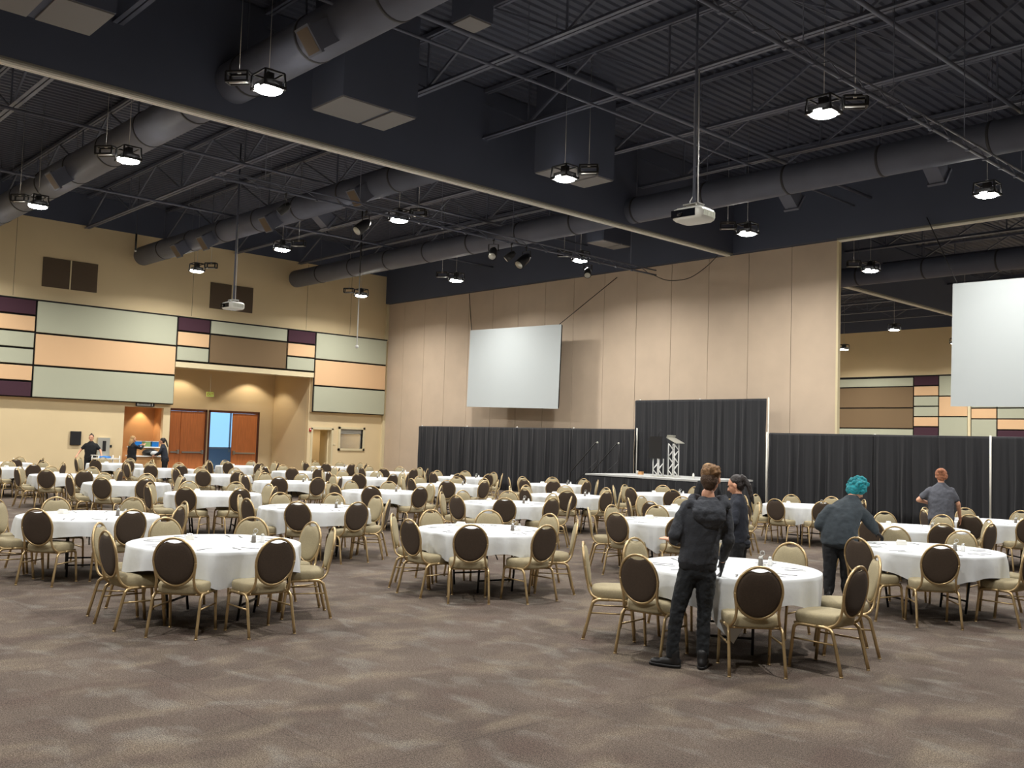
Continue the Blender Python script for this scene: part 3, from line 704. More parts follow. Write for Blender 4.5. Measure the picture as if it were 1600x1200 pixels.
# truss lectern
def truss(mb, x, y, z0, z1, w):
    for sx in (-1, 1):
        for sy in (-1, 1): mb.tube([(x+sx*w/2, y+sy*w/2, z0), (x+sx*w/2, y+sy*w/2, z1)], .016, 6)
    z = z0; k = 0
    while z+.2 <= z1:
        s = 1 if k % 2 else -1
        for sy in (-1, 1): mb.tube([(x-s*w/2, y+sy*w/2, z), (x+s*w/2, y+sy*w/2, z+.2)], .010, 6)
        for sx in (-1, 1): mb.tube([(x+sx*w/2, y-s*w/2, z), (x+sx*w/2, y+s*w/2, z+.2)], .010, 6)
        z += .2; k += 1
t = empty('truss_lectern', (-18.05, 23.4, SZ), R_(0), 'lectern on the stage with two silver truss legs and black front board', 'lectern')
mb = MB(); truss(mb, 0, 0, .02, 1.02, .22); mb.build('truss_leg', 'alu_white', t)
mb = MB(); truss(mb, -.42, -.2, .02, .55, .22); mb.build('truss_leg', 'alu_white', t)
mb = MB(); mb.box(-.16, .16, -.16, .16, 0, .02); mb.box(-.58, -.26, -.36, -.04, 0, .02); mb.build('base_plate', 'alu', t)
M = Matrix.Translation((.05, 0, 1.12)) @ Matrix.Rotation(R_(24), 4, 'Y'); MB().box(-.2, .22, -.2, .2, -.012, .012, M).box(-.2, -.18, -.2, .2, .0, .08, M).build('reading_desk', 'alu', t)
MB().box(-.66, -.20, -.36, -.32, .55, 1.22).build('front_board', 'black_metal', t)
MB().tube([(-.42, -.2, 1.2), (-.42, -.2, 1.33), (-.34, -.2, 1.42)], .008, 6).ball((-.34, -.2, 1.42), .018).build('microphone', 'black_metal', t)
for x, y, m, h, lab, nm in ((-19.95, 24.0, 'paint_white', .12, 'small white cup on the stage deck left of the lectern', 'cup'), (-19.8, 24.0, 'wood_tan', .1, 'small tan box on the stage deck left of the lectern', 'box'), (-17.3, 23.4, 'paint_white', .16, 'small white bottle on the stage deck right of the lectern', 'bottle')):
    if nm == 'box': o = MB().box(-.07, .07, -.05, .05, 0, h).box(-.072, .072, -.052, .052, h-.015, h).build(nm, m, None, (x, y, SZ))
    else: o = MB().lathe([(.03, 0), (.034, h*.7), (.02 if nm == 'bottle' else .036, h*.85), (.014 if nm == 'bottle' else .038, h)]).build(nm, m, None, (x, y, SZ))
    tag(o, lab, nm)

# hanging antenna pipe, left
t = empty('hanging_pipe', (-31, 20.4, 5.33), 0, 'thin pale vertical pipe with a small ball hanging over the left tables', 'pipe')
MB().tube([(0, 0, .06), (0, 0, 2.9)], .022, 8).build('pipe_lower', 'alu_white', t); MB().tube([(0, 0, 2.9), (0, 0, 5.37)], .028, 8).build('pipe_upper', 'black_metal', t); MB().ball((0, 0, .04), .07).build('ball_end', 'alu_white', t)
t = empty('hanging_pipe', (-33, 12.52, 8.06), 0, 'short black vertical pipe hanging in front of the far left wall', 'pipe')
MB().tube([(0, 0, .03), (0, 0, .62)], .035, 8).tube([(0, 0, .62), (0, 0, 2.64)], .008, 5).build('pipe_body', 'black_metal', t); MB().ball((0, 0, .02), .04).build('ball_end', 'alu_white', t)

# ================================================================ CHAIR
def smooth_pts(P, k=5):
    P = [Vector(p) for p in P]; out = []
    for i in range(len(P)-1):
        a = P[max(i-1, 0)]; b = P[i]; c = P[i+1]; d = P[min(i+2, len(P)-1)]
        for j in range(k):
            t = j/k; out.append(.5*((2*b)+(c-a)*t+(2*a-5*b+4*c-d)*t*t+(3*b-a-3*c+d)*t**3))
    out.append(P[-1]); return out
# local frame: sitter looks along +Y, origin on the floor under the seat middle
BC = Vector((0, -.262, .700)); TILT = R_(9)
bx_ = Vector((1, 0, 0)); bz_ = Vector((0, -math.sin(TILT), math.cos(TILT))); by_ = Vector((0, math.cos(TILT), math.sin(TILT)))
RA, RB = .200, .222
def seat_mesh():
    mb = MB().use(0, True); secs = []
    for z, k in ((.396, .90), (.40, .955), (.415, .985), (.455, 1.0), (.478, .985), (.492, .94), (.500, .80), (.503, .5)):
        secs.append(((0, .02, z), (1, 0, 0), (0, 1, 0), .232*k, .222*k))
    mb.loft(secs, 28, .62)
    # taper slightly towards the back
    mb.v = [(x*(1+.10*(y)/.22*.5), y, z) for x, y, z in mb.v]; return mb.mesh('seat', 'fab_beige')
def pad_outline(t, k=1.0):
    x = math.cos(t); z = math.sin(t); rx, rz = RA-.012, RB-.012
    X, Z = rx*x, rz*z
    a = abs(t-math.pi/2)
    if a < .42: Z -= .036*math.cos(a/.42*math.pi/2)**.8
    return X*k, Z*k
def back_mesh():
    mb = MB(); n = 32; mb.sm = True
    for side, m, bul in ((1, 0, .030), (-1, 1, .016)):
        mb.cur = m; rings = []
        for k in (1.0, .97, .85, .6, .3):
            d = (1-k**6)**.5 if k < 1 else 0
            base = len(mb.v)
            for i in range(n):
                X, Z = pad_outline(2*math.pi*i/n, k); mb.v.append(tuple(BC+bx_*X+bz_*Z+by_*(side*(bul*d+.004))))
            rings.append(base)
        c = len(mb.v); mb.v.append(tuple(BC+by_*(side*(bul+.004))))
        for a, b in zip(rings, rings[1:]):
            for i in range(n):
                j = (i+1) % n; q = (a+i, a+j, b+j, b+i); mb.face(q if side < 0 else q[::-1])
        for i in range(n):
            j = (i+1) % n; q = (rings[-1]+i, rings[-1]+j, c); mb.face(q if side < 0 else q[::-1])
        if side == 1: r1 = rings[0]
        else:
            for i in range(n): j = (i+1) % n; mb.face((r1+i, r1+j, rings[0]+j, rings[0]+i))
    return mb.mesh('backrest', ['fab_beige', 'fab_brown'])
def frame_mesh():
    mb = MB(); n = 36
    mb.tube([BC+bx_*(RA*math.cos(2*math.pi*i/n))+bz_*(RB*math.sin(2*math.pi*i/n)) for i in range(n)], .0125, 7, closed=True)
    for s in (-1, 1):
        p0 = BC+bx_*(s*RA*math.cos(-.45))+bz_*(RB*math.sin(-.45))
        P = smooth_pts([BC+bx_*(s*RA)+bz_*0, p0+bx_*(.006*s), (s*.178, -.232, .535), (s*.186, -.215, .47), (s*.205, -.17, .415), (s*.21, -.08, .395), (s*.21, .2, .395)], 4)
        mb.tube(P, .0125, 7)
    return mb.mesh('back_frame', 'gold')
def leg_mesh(s, rear):
    if rear: P = [(s*.222, -.02, .392), (s*.222, -.12, .390), (s*.226, -.165, .365), (s*.229, -.185, .32), (s*.236, -.262, .01)]
    else: P = [(s*.222, -.02, .392), (s*.222, .14, .390), (s*.224, .185, .368), (s*.224, .20, .32), (s*.226, .235, .01)]
    mb = MB(); mb.tube(smooth_pts(P, 3), .0138, 7, flat=1.15); mb.tube([P[-1], (P[-1][0], P[-1][1], 0)], .017, 7); return mb.mesh('leg', 'gold')
def rails_mesh():
    mb = MB()
    mb.tube([(-.22, .17, .388), (.22, .17, .388)], .009, 6); mb.tube([(-.22, -.14, .388), (.22, -.14, .388)], .009, 6)
    for s in (-1, 1): mb.tube([(s*.205, .19, .38), (s*.2, -.16, .395)], .008, 6)
    return mb.mesh('seat_frame', 'gold')
def str_mesh(s):
    mb = MB(); mb.tube([(s*.231, -.205, .26), (s*.225, .21, .26)], .0085, 6)
    return mb.mesh('stretcher', 'gold')
def cross_mesh(): return MB().tube([(-.228, -.195, .275), (.228, -.195, .275)], .008, 6).mesh('stretcher', 'gold')
CH = [('seat', seat_mesh()), ('backrest', back_mesh()), ('back_frame', frame_mesh()), ('leg', leg_mesh(-1, True)), ('leg', leg_mesh(1, True)), ('leg', leg_mesh(-1, False)), ('leg', leg_mesh(1, False)), ('seat_frame', rails_mesh()), ('stretcher', str_mesh(-1)), ('stretcher', str_mesh(1))]
chair0 = empty('banquet_chair'); [part(me, nm, chair0) for nm, me in CH]
chair_used = [False]
def chair(x, y, rz, label, group, z=0):
    c = chair0 if not chair_used[0] else copy_tree(chair0)
    if not chair_used[0]: kids(chair0); chair_used[0] = True
    c.location = (x, y, z); c.rotation_euler = (0, 0, rz); tag(c, label, 'chair', group); return c

# ================================================================ TABLE
TR = .865
def table_parts():
    P = []
    mb = MB().use(0, True).lathe([(TR-.02, .725), (TR, .73), (TR, .745), (TR-.01, .75)], seg=48); P.append(('tabletop', mb.mesh('tabletop', 'tabletop_wood')))
    for s in (-1, 1):
        mb = MB(); mb.tube(smooth_pts([(s*.36, -.24, .01), (s*.44, -.24, .66), (s*.44, -.18, .715), (s*.44, .18, .715), (s*.44, .24, .66), (s*.36, .24, .01)], 4), .014, 7)
        mb.tube([(s*.38, -.24, .16), (s*.38, .24, .16)], .012, 6); mb.tube([(s*.41, 0, .42), (s*.08, 0, .715)], .008, 6)
        P.append(('leg_frame', mb.mesh('leg_frame', 'black_metal')))
    mb = MB()
    for s in (-1, 1): mb.box(-.6, .6, s*.25-.015, s*.25+.015, .70, .725)
    P.append(('apron', mb.mesh('apron', 'black_metal'))); return P
TP_ = table_parts(); table0 = empty('round_table'); [part(me, nm, table0) for nm, me in TP_]; kids(table0); table_used = [False]
def cloth_mesh(seed, phi, tip=None, d0=.20, amp=.17):
    rnd = random.Random(seed); n = 180; mb = MB().use(0, True)
    ph = [rnd.uniform(0, 6.28) for _ in range(5)]; R = TR+.006; top = .757
    c = len(mb.v); mb.v.append((0, 0, top))
    radii = [.3, .6, .8, R-.012, R]; drops = [.1, .25, .45, .65, .83, 1.0]
    sf = lambda v: 1-2*abs(math.sin(v/2))**.7
    rings = []
    for rr in radii:
        rings.append(len(mb.v))
        for i in range(n):
            t = 2*math.pi*i/n; mb.v.append((rr*math.cos(t), rr*math.sin(t), top-(.006 if rr == R else 0)))
    for q in drops:
        rings.append(len(mb.v))
        for i in range(n):
            t = 2*math.pi*i/n; u = abs(((t-phi)/(math.pi/2)) % 1-.5)*2; u = u*(.75+.35*math.sin(t*1.0+ph[0]))      # 1 at cloth corners
            D = d0+amp*1.15*u**1.5+.025*math.sin(3*t+ph[0])
            if tip is not None:
                dt = abs((t-tip+math.pi) % (2*math.pi)-math.pi); D += .26*max(0, 1-dt/.28)**1.3
            fold = sf(10*t+ph[1]+.9*math.sin(3*t+ph[2]))*.6+.45*sf(16*t+ph[3]+.7*math.sin(5*t))+.15*math.sin(27*t+ph[4])
            w_ = q**.7*(.026+.05*u)
            rad = R+.016*min(1, q*3)+w_*fold+.02*q - .05*q*u*u
            mb.v.append((rad*math.cos(t), rad*math.sin(t), top-.006-D*q))
    for i in range(n): mb.face((c, rings[0]+i, rings[0]+(i+1) % n))
    for a, b in zip(rings, rings[1:]):
        for i in range(n): j = (i+1) % n; mb.face((a+i, b+i, b+j, a+j))
    return mb.mesh('tablecloth', 'linen')

# small things on the table
def fork_mesh():
    mb = MB(); mb.box(-.008, .008, -.10, .04, 0, .003); mb.box(-.012, .012, .04, .06, 0, .003)
    for k in range(4): mb.box(-.012+k*.0066, -.009+k*.0066, .06, .10, 0, .003)
    return mb.mesh('fork', 'cutlery')
def knife_mesh():
    mb = MB(); mb.box(-.008, .008, -.11, 0, 0, .004); mb.box(-.009, .009, 0, .09, 0, .002); mb.box(-.006, .006, .09, .105, 0, .002); return mb.mesh('knife', 'cutlery')
ME_FORK, ME_KNIFE = fork_mesh(), knife_mesh()
def stand_parts():
    P = []
    mb = MB(); mb.lathe([(.055, 0), (.055, .006)], seg=20); mb.tube([(0, 0, .006), (0, 0, .095)], .005, 6)
    n = 16; mb.tube([(.022*math.cos(6.283*i/n), 0, .115+.022*math.sin(6.283*i/n)) for i in range(n)], .004, 6, closed=True)
    mb.tube([(-.05, 0, .05), (.05, 0, .05)], .003, 5); P.append(('number_holder', mb.mesh('number_holder', 'steel'), (0, 0, 0)))
    return P
def shaker_parts(fill):
    return [('shaker_glass', MB().lathe([(.022, 0), (.024, .02), (.021, .06), (.017, .072)], seg=12).mesh('shaker_glass', fill)), ('shaker_lid', MB().lathe([(.019, .072), (.019, .085), (.010, .095)], seg=12).mesh('shaker_lid', 'steel'))]
SP = stand_parts(); SH1, SH2 = shaker_parts('salt'), shaker_parts('pepper')
CADDY = [('caddy_box', MB().box(-.06, .06, -.04, .04, 0, .045).mesh('caddy_box', 'china')), ('sugar_packets', MB().box(-.05, .05, -.008, .008, .02, .062).box(-.05, .05, .012, .03, .02, .06).box(-.05, .05, -.03, -.014, .02, .06).mesh('sugar_packets', 'salt'))]

# rows are counted from the tan screen wall; in a row tables are counted from the right of the photo
ROWS = {
 5: [('T1', -9.45, 4.58), ('T2', -13.07, 4.55)],
 4: [('T9', -5.42, 7.92), ('T5', -9.37, 8.23), ('T3', -13.38, 8.14), ('T4', -17.1, 8.2), ('e', -20.7, 7.95), ('c', -24.45, 7.97), ('b', -28.45, 7.95), ('a', -32.6, 8.6)],
 3: [('T10', -5.18, 11.74), ('T8', -9.22, 11.87), ('T6', -13.25, 12.15), ('T7', -16.94, 11.95), ('T15', -20.9, 12.0), ('g', -24.4, 11.8), ('f', -28.3, 12.0), ('d', -32.4, 12.0)],
 2: [('T11', -6.82, 14.82), ('s', -10.9, 14.7), ('q', -14.72, 15.3), ('n', -18.98, 15.46), ('l', -22.64, 15.39), ('i', -26.52, 15.57), ('h', -31.0, 15.85)],
 1: [('t', -6.72, 17.9), ('T13', -10.64, 18.3), ('r', -14.5, 18.5), ('p', -18.69, 18.9), ('o', -22.68, 18.96), ('m', -26.3, 18.9), ('j', -30.8, 19.5)],
}
CDIST = .905      # chair origin from table centre
TWEAK = {}
EXPL = {('T9', 5): (-6.38, 7.32, 40), ('T9', 6): (-5.63, 7.05, 97), ('T9', 7): (-4.71, 7.23, 137), ('T9', 0): (-4.35, 7.88, 180),
        ('T1', 7): (-8.78, 3.97, 133), ('T1', 0): (-8.45, 4.58, 180), ('T1', 6): (-9.44, 3.74, 92), ('T1', 1): (-9.0, 5.38, -114),
        ('T5', 7): (-8.77, 7.47, 143), ('T5', 6): (-9.41, 7.34, 90), ('T5', 0): (-8.42, 8.13, 178),
        ('T10', 7): (-4.74, 10.9, 130), ('T10', 6): (-5.39, 10.82, 78), ('T9', 1): (-4.60, 8.66, -140)}
PUSH = {}
SKIP = {('T10', 4): 1, ('T10', 5): 1}
tcount = 0
for row in (5, 4, 3, 2, 1):
    tabs = ROWS[row]; rown = {5: 'fifth', 4: 'fourth', 3: 'third', 2: 'second', 1: 'first'}[row]
    for ti, (key, tx, ty) in enumerate(tabs):
        tdesc = '%s table from right, %s row from screen wall' % (ORD[ti], rown)
        rnd = random.Random(tcount*17+3); tcount += 1
        t = table0 if not table_used[0] else copy_tree(table0); table_used[0] = True
        rz = rnd.uniform(0, 3.14); t.location = (tx, ty, 0); t.rotation_euler = (0, 0, rz)
        tag(t, 'round folding table under white cloth, %s' % tdesc, 'table', 'round banquet tables')
        phi = R_(22.5)+rnd.choice((0, 1, 2, 3))*math.pi/2+R_(rnd.uniform(-6, 6)); tip = None
        if key == 'T9': tip = R_(-52)
        if key == 'T1': phi = R_(-23)
        cl = bpy.data.objects.new('tablecloth', cloth_mesh(tcount, phi, tip)); COL.objects.link(cl); cl.location = (tx, ty, 0)
        tag(cl, 'white tablecloth over the %s' % tdesc, 'tablecloth', 'white tablecloths')
        cam_a = math.atan2(-ty, -tx)
        for k in range(8):
            if (key, k) in SKIP: continue
            d, ao, tu = CDIST+rnd.uniform(-.02, .07), rnd.uniform(-3.5, 3.5), rnd.uniform(-6, 6)
            if key in TWEAK and k in TWEAK[key]: d, ao, tu = TWEAK[key][k]
            a = R_(45*k+ao); cx, cy = tx+d*math.cos(a), ty+d*math.sin(a)
            rel = ((a-cam_a+math.pi) % (2*math.pi))-math.pi; dd = math.degrees(rel)
            sl = int(round(((45*k)-math.degrees(cam_a))/45)) % 8
            side = ['near', 'near-right', 'right', 'far-right', 'far', 'far-left', 'left', 'near-left'][sl]
            look = 'brown-backed chair' if abs(dd) < 85 else 'beige chair'
            chx, chy, chr_ = cx, cy, a+math.pi/2+R_(tu)
            if (key, k) in EXPL: chx, chy, fa = EXPL[(key, k)]; chr_ = R_(fa-90)
            chair(chx, chy, chr_, '%s at %s side of %s' % (look, side, tdesc), 'banquet chairs around the round tables')
        # centre pieces
        va = Vector((-tx, -ty, 0)).normalized(); ra = Vector((-va.y, va.x, 0)) # ra points to photo right
        far_ = -va
        pos = Vector((tx, ty, .757))+ra*.38+far_*.04+Vector((rnd.uniform(-.06, .06), rnd.uniform(-.06, .06), 0))
        if key == 'T9': pos = Vector((tx, ty, .757))+ra*.33+far_*.33
        s = empty('number_stand', pos, math.atan2(ra.y, ra.x), 'metal ring stand on the %s' % tdesc, 'table stand', 'ring stands on the tables')
        for nm, me, lo_ in SP: part(me, nm, s, lo_)
        for nm, parts, off, w_ in (('salt_shaker', SH1, .07, 'white salt shaker'), ('pepper_shaker', SH2, -.02, 'dark pepper shaker')):
            sh = empty(nm, pos-va*(-.06)+ra*off+va*.02, 0, '%s by the ring stand, %s' % (w_, tdesc), 'shaker', 'shakers on the tables')
            for a_, b_ in parts: part(b_, a_, sh)
        cpos = Vector((tx, ty, .757))-ra*.30+far_*.30+Vector((rnd.uniform(-.05, .05), rnd.uniform(-.05, .05), 0))
        cd = empty('sugar_caddy', cpos, rnd.uniform(0, 3), 'small white sugar caddy on the %s' % tdesc, 'caddy', 'sugar caddies on the tables')
        for a_, b_ in CADDY: part(b_, a_, cd)
        if (row, ti) in ((5, 0), (5, 1), (4, 0), (4, 1), (4, 2), (4, 3), (3, 0), (3, 1), (3, 2), (3, 3), (2, 0), (2, 1), (1, 0)):
            for k in range(8):
                a = R_(45*k+rnd.uniform(-5, 5)); e = Vector((math.cos(a), math.sin(a), 0)); q = Vector((-e.y, e.x, 0))
                for nm, me, off in (('fork', ME_FORK, -.07), ('knife', ME_KNIFE, .06)):
                    o = bpy.data.objects.new(nm, me); COL.objects.link(o); o.location = Vector((tx, ty, .7575))+e*.62+q*(off+rnd.uniform(-.02, .02)); o.rotation_euler = (0, 0, a+math.pi/2+rnd.uniform(-.6, .6))
                    tag(o, 'silver %s, %s setting, %s' % (nm, ['near', 'near-right', 'right', 'far-right', 'far', 'far-left', 'left', 'near-left'][int(round((45*k-math.degrees(cam_a))/45)) % 8], tdesc), nm, '%ss on the %s' % (nm, tdesc) if nm == 'fork' else 'knives on the %s' % tdesc)
# spare chairs in the small side room
for k, (x, y) in enumerate(((-38.9, 22.95), (-39.5, 23.5), (-39.9, 22.9))):
    for j in range(3):
        chair(x-.03*j, y, R_(-90+20*k), 'spare banquet chair in the side-room doorway, %s stack, %s' % (('front', 'right', 'rear')[k], ('bottom', 'middle', 'top')[j]), 'spare chairs in the side room', .155*j+.0)

# ================================================================ SERVING ALCOVE THINGS
t = empty('service_counter', (-36.95, 14.85, 0), 0, 'wood-fronted serving counter with white shelves in the alcove', 'counter')
MB().box(-.35, .30, -.6, .6, .0, .88).build('counter_body', 'wood_tan', t); MB().box(-.38, .34, -.64, .64, .88, .93).build('counter_top', 'china', t)
MB().box(-.35, -.05, -.55, .58, .93, 1.22).build('upper_body', 'wood_tan', t); MB().box(-.38, -.0, -.6, .62, 1.22, 1.27).build('upper_shelf', 'china', t)
def crate(y, w, m, lab):
    t = empty('plastic_crate', (-37.12, y, 1.27), 0, lab, 'crate', 'plastic crates on the upper shelf')
    mb = MB(); mb.box(-.14, .14, -w/2, w/2, 0, .01)
    for a in ((-.14, -.13, -w/2, w/2), (.13, .14, -w/2, w/2), (-.13, .13, -w/2, -w/2+.01), (-.13, .13, w/2-.01, w/2)): mb.box(a[0], a[1], a[2], a[3], .01, .2)
    mb.build('crate_body', m, t); MB().box(-.15, -.13, -w/2-.01, w/2+.01, .19, .21).box(.13, .15, -w/2-.01, w/2+.01, .19, .21).box(-.15, .15, -w/2-.012, -w/2+.01, .19, .21).box(-.15, .15, w/2-.01, w/2+.012, .19, .21).build('crate_rim', 'china', t)
crate(14.52, .34, 'blue_plastic', 'blue crate on the alcove shelf, left one'); crate(14.92, .22, 'green_plastic', 'pale green crate between the two blue crates'); crate(15.22, .26, 'blue_plastic', 'blue crate on the alcove shelf, right one')
o = MB().ball((0, 0, .12), .28, .3, .16, 12).build('rubbish_bag', 'black_metal', None, (-36.8, 14.95, .91)); tag(o, 'black bag lying on the serving counter', 'bag')
o = MB().ball((0, 0, .09), .12, .17, .10, 10).build('cloth_bundle', 'linen', None, (-36.52, 15.02, 0.93)); tag(o, 'bundle of white cloth in front of the black bag', 'cloth')
t = empty('utility_cart', (-34.2, 12.35, 0), R_(8), 'white utility cart in front of the worker at far left', 'cart')
for z in (.25, .85): MB().box(-.25, .25, -.4, .4, z, z+.04).build('cart_shelf', 'china', t)
for sx in (-1, 1):
    for sy in (-1, 1):
        MB().tube([(.23*sx, .38*sy, .08), (.23*sx, .38*sy, .98)], .018, 8).build('cart_post', 'alu_white', t); MB().tube([(.23*sx-.012, .38*sy, .045), (.23*sx+.012, .38*sy, .045)], .045, 12).build('caster', 'black_metal', t)
MB().tube([(-.23, -.42, .98), (.23, -.42, .98)], .015, 8).build('cart_handle', 'alu_white', t)
o = MB().ball((0, 0, .03), .16, .24, .05, 12).build('folded_cloth', 'blue_plastic', None, (-34.2, 12.3, .885)); tag(o, 'blue cloth on top of the white utility cart', 'cloth')

# ================================================================ PEOPLE
def V(*a): return Vector(a)
def capsule(mb, a, b, ra, rb, seg=12):
    a = V(*a); b = V(*b); mb.ball(a, ra, seg=seg); mb.ball(b, rb, seg=seg); mb.tube([a, b], [ra, rb], seg)
def chain(mb, pts, rs, seg=12):
    for i in range(len(pts)-1): capsule(mb, pts[i], pts[i+1], rs[i], rs[i+1], seg)
def torso(mb, secs, seg=20):   # secs: centre, halfwidth, halfdepth, turn(rad about z)
    L = []
    for c, hw, hd, tr in secs: L.append((V(*c), V(math.cos(tr), math.sin(tr), 0), V(-math.sin(tr), math.cos(tr), 0), hw, hd))
    mb.loft(L, seg, .9)
    for c, x, y, hw, hd in (L[0], L[-1]): mb.ball(c, hw*.97, hd*.97, min(hw, hd)*.5, 14)
def remesh(o, vox, it=6, f=.5):
    r = o.modifiers.new('r', 'REMESH'); r.mode = 'VOXEL'; r.voxel_size = vox; r.use_smooth_shade = True
    s = o.modifiers.new('s', 'SMOOTH'); s.iterations = it; s.factor = f
def wrinkle(o, strength, scale):
    tx = bpy.data.textures.new('wrinkle', 'CLOUDS'); tx.noise_scale = scale
    d = o.modifiers.new('d', 'DISPLACE'); d.texture = tx; d.strength = strength; d.mid_level = .5; d.texture_coords = 'LOCAL'
def hand(mb, wrist, direction, palmn, side, s=1.0, curl=.5, spread=.12):
    d = V(*direction).normalized(); n = V(*palmn).normalized(); n = (n-d*n.dot(d)).normalized(); l = d.cross(n)*side   # l -> thumb side
    w_ = V(*wrist)
    M = Matrix((l, d, n)).transposed().to_4x4()
    mb.ball(w_+d*.045*s, .037*s, .05*s, .017*s, 12, M)
    capsule(mb, w_, w_+d*.03*s, .024*s, .024*s)
    for k, (off, ln) in enumerate(((.027, .070), (.009, .078), (-.009, .073), (-.026, .058))):
        ln *= s; b = w_+d*.082*s+l*off*s; dirn = (d+l*(off*spread*40*.1)).normalized(); p = [b]
        for j, fr in enumerate((.45, .3, .25)):
            a = curl*(.5+.8*j); q = (dirn*math.cos(a)+n*math.sin(a)).normalized(); p.append(p[-1]+q*ln*fr)
        chain(mb, p, [.0095*s, .009*s, .0082*s, .0072*s], 8)
    b = w_+d*.022*s+l*.030*s; q1 = (l*.75+d*.65+n*.25).normalized(); q2 = (l*.35+d*.9+n*.4).normalized()
    chain(mb, [b, b+q1*.035*s, b+q1*.035*s+q2*.03*s, b+q1*.035*s+q2*.055*s], [.013*s, .0105*s, .0095*s, .008*s], 8)
def head_shape(mb, c, yaw, pitch, s=1.0):
    M = Matrix.Rotation(yaw, 4, 'Z') @ Matrix.Rotation(pitch, 4, 'X'); c = V(*c)
    P = lambda x, y, z: c+(M @ V(x*s, y*s, z*s))
    mb.ball(P(0, -.012, .03), .075*s, .094*s, .085*s, 18, M)
    mb.ball(P(0, .022, -.02), .062*s, .070*s, .088*s, 16, M)
    mb.ball(P(0, .055, -.085), .030*s, .028*s, .024*s, 12, M)
    capsule(mb, P(0, .088, .012), P(0, .108, -.022), .009*s, .014*s, 8)
    for q in (-1, 1):
        mb.ball(P(.077*q, -.006, -.008), .010*s, .020*s, .032*s, 10, M); mb.ball(P(.03*q, .082, .034), .02*s, .008*s, .006*s, 8, M)
        mb.ball(P(.014*q, .098, -.024), .008*s, .010*s, .008*s, 8, M)
    mb.ball(P(0, .088, -.052), .022*s, .010*s, .010*s, 8, M)
    return P, M
def face_parts(t, P, M, s=1.0):
    mb = MB()
    for q in (-1, 1): mb.ball(P(.031*q, .083, .016), .013*s, .007*s, .006*s, 10, M)
    mb.build('eyes', 'eye', t)
    MB().ball(P(0, .0965, -.053), .021*s, .005*s, .005*s, 10, M).build('lips', 'lips', t)
    mb = MB()
    for q in (-1, 1): mb.ball(P(.031*q, .088, .037), .019*s, .005*s, .0035*s, 8, M)
    mb.build('eyebrows', 'eye', t)
def shoe(t, a, yaw, s=1.0, mt='shoe', h=.07):
    M = Matrix.Translation(V(*a)) @ Matrix.Rotation(yaw, 4, 'Z'); P = lambda x, y, z: M @ V(x*s, y*s, z*s)
    mb = MB(); mb.ball(P(0, .13, .035), .045*s, .07*s, .034*s, 14, M); mb.ball(P(0, .03, .045), .040*s, .09*s, .045*s, 14, M); mb.ball(P(0, -.04, .05), .038*s, .05*s, .05*s, 12, M); chain(mb, [P(0, -.03, .06), P(0, -.025, .13)], [.042*s, .046*s])
    o = mb.build('shoe', mt, t); remesh(o, .012, 3)
    mb = MB(); L = [(P(0, .06, z), M.col[0].to_3d(), M.col[1].to_3d(), .047*s*k, .148*s*k) for z, k in ((.0, .97), (.018, 1.0), (.026, .98))]; mb.loft(L, 20, .85); mb.build('sole', 'black_metal', o)
    return o
def place(t, loc, ang): t.location = loc; t.rotation_euler = (0, 0, ang)
def screen_yaw(x, y): return math.atan2(x, -y)*-1  # unused helper
# every figure is modelled with x = photo right, y = away from the camera, then turned to its spot
def fig(x, y, label):
    a = math.atan2(y, x)-math.pi/2
    return empty('person', (x, y, 0), a, label, 'person')

# --- person in the dark hoodie, seen from behind
t = fig(-5.08, 6.90, 'person in dark hoodie and black jeans standing at the nearest right table, seen from behind')
mb = MB(); P, M = head_shape(mb, (.135, .03, 1.625), R_(-14), R_(-12), 1.0)
chain(mb, [(.11, -.01, 1.50), (.12, .0, 1.42)], [.055, .062]); torso(mb, [((.04, 0, .95), .10, .06, 0), ((.07, 0, 1.2), .10, .06, 0), ((.09, -.01, 1.38), .11, .05, 0)])
chain(mb, [(-.05, 0, 1.38), (-.16, -.05, 1.15), (-.17, .17, 1.07)], [.035, .032, .026]); chain(mb, [(.22, 0, 1.38), (.29, .02, 1.12), (.25, .20, .90)], [.035, .032, .026])
chain(mb, [(-.03, 0, .88), (-.13, -.04, .5), (-.165, -.05, .09)], [.05, .035, .03]); chain(mb, [(.09, 0, .88), (.10, .02, .5), (.09, .0, .09)], [.05, .035, .03])
hand(mb, (-.18, .19, 1.065), (-.75, .55, .10), (0, .2, -1), -1, 1.0, .15, .3)
b = mb.build('body', 'skin', t); remesh(b, .0065, 2); face_parts(t, P, M)
mb = MB(); chain(mb, [(.252, .20, .905), (.246, .215, .88)], [.03, .03]); hand(mb, (.246, .215, .885), (-.02, .45, -.88), (-.75, .1, -.1), 1, 1.15, .45); g = mb.build('glove', 'glove', t); remesh(g, .006, 1)
mb = MB()
Q = lambda x, y, z: P(x, y, z)
mb.ball(Q(0, -.025, .05), .088, .098, .085, 18, M); mb.ball(Q(0, -.045, .02), .082, .070, .07, 16, M)
rr = random.Random(5)
for k in range(26):
    a = rr.uniform(0, 6.28); q = Q(.055*math.cos(a), -.02+.065*math.sin(a), .09+rr.uniform(0, .022)); mb.ball(q, rr.uniform(.018, .034), rr.uniform(.016, .022), rr.uniform(.010, .016), 8)
mb.ball(Q(.045, -.095, .075), .040, .036, .034, 12); mb.ball(Q(.078, -.07, .055), .026, .030, .026, 10); mb.ball(Q(.06, -.11, .045), .02, .022, .02, 10)
uc = MB(); uc.ball(Q(0, -.062, -.012), .079, .060, .078, 16, M); uc.ball(Q(0, -.055, -.062), .058, .046, .045, 14, M)
uo = uc.build('hair_nape', 'hair_nape', t); remesh(uo, .007, 1); wrinkle(uo, .006, .02)
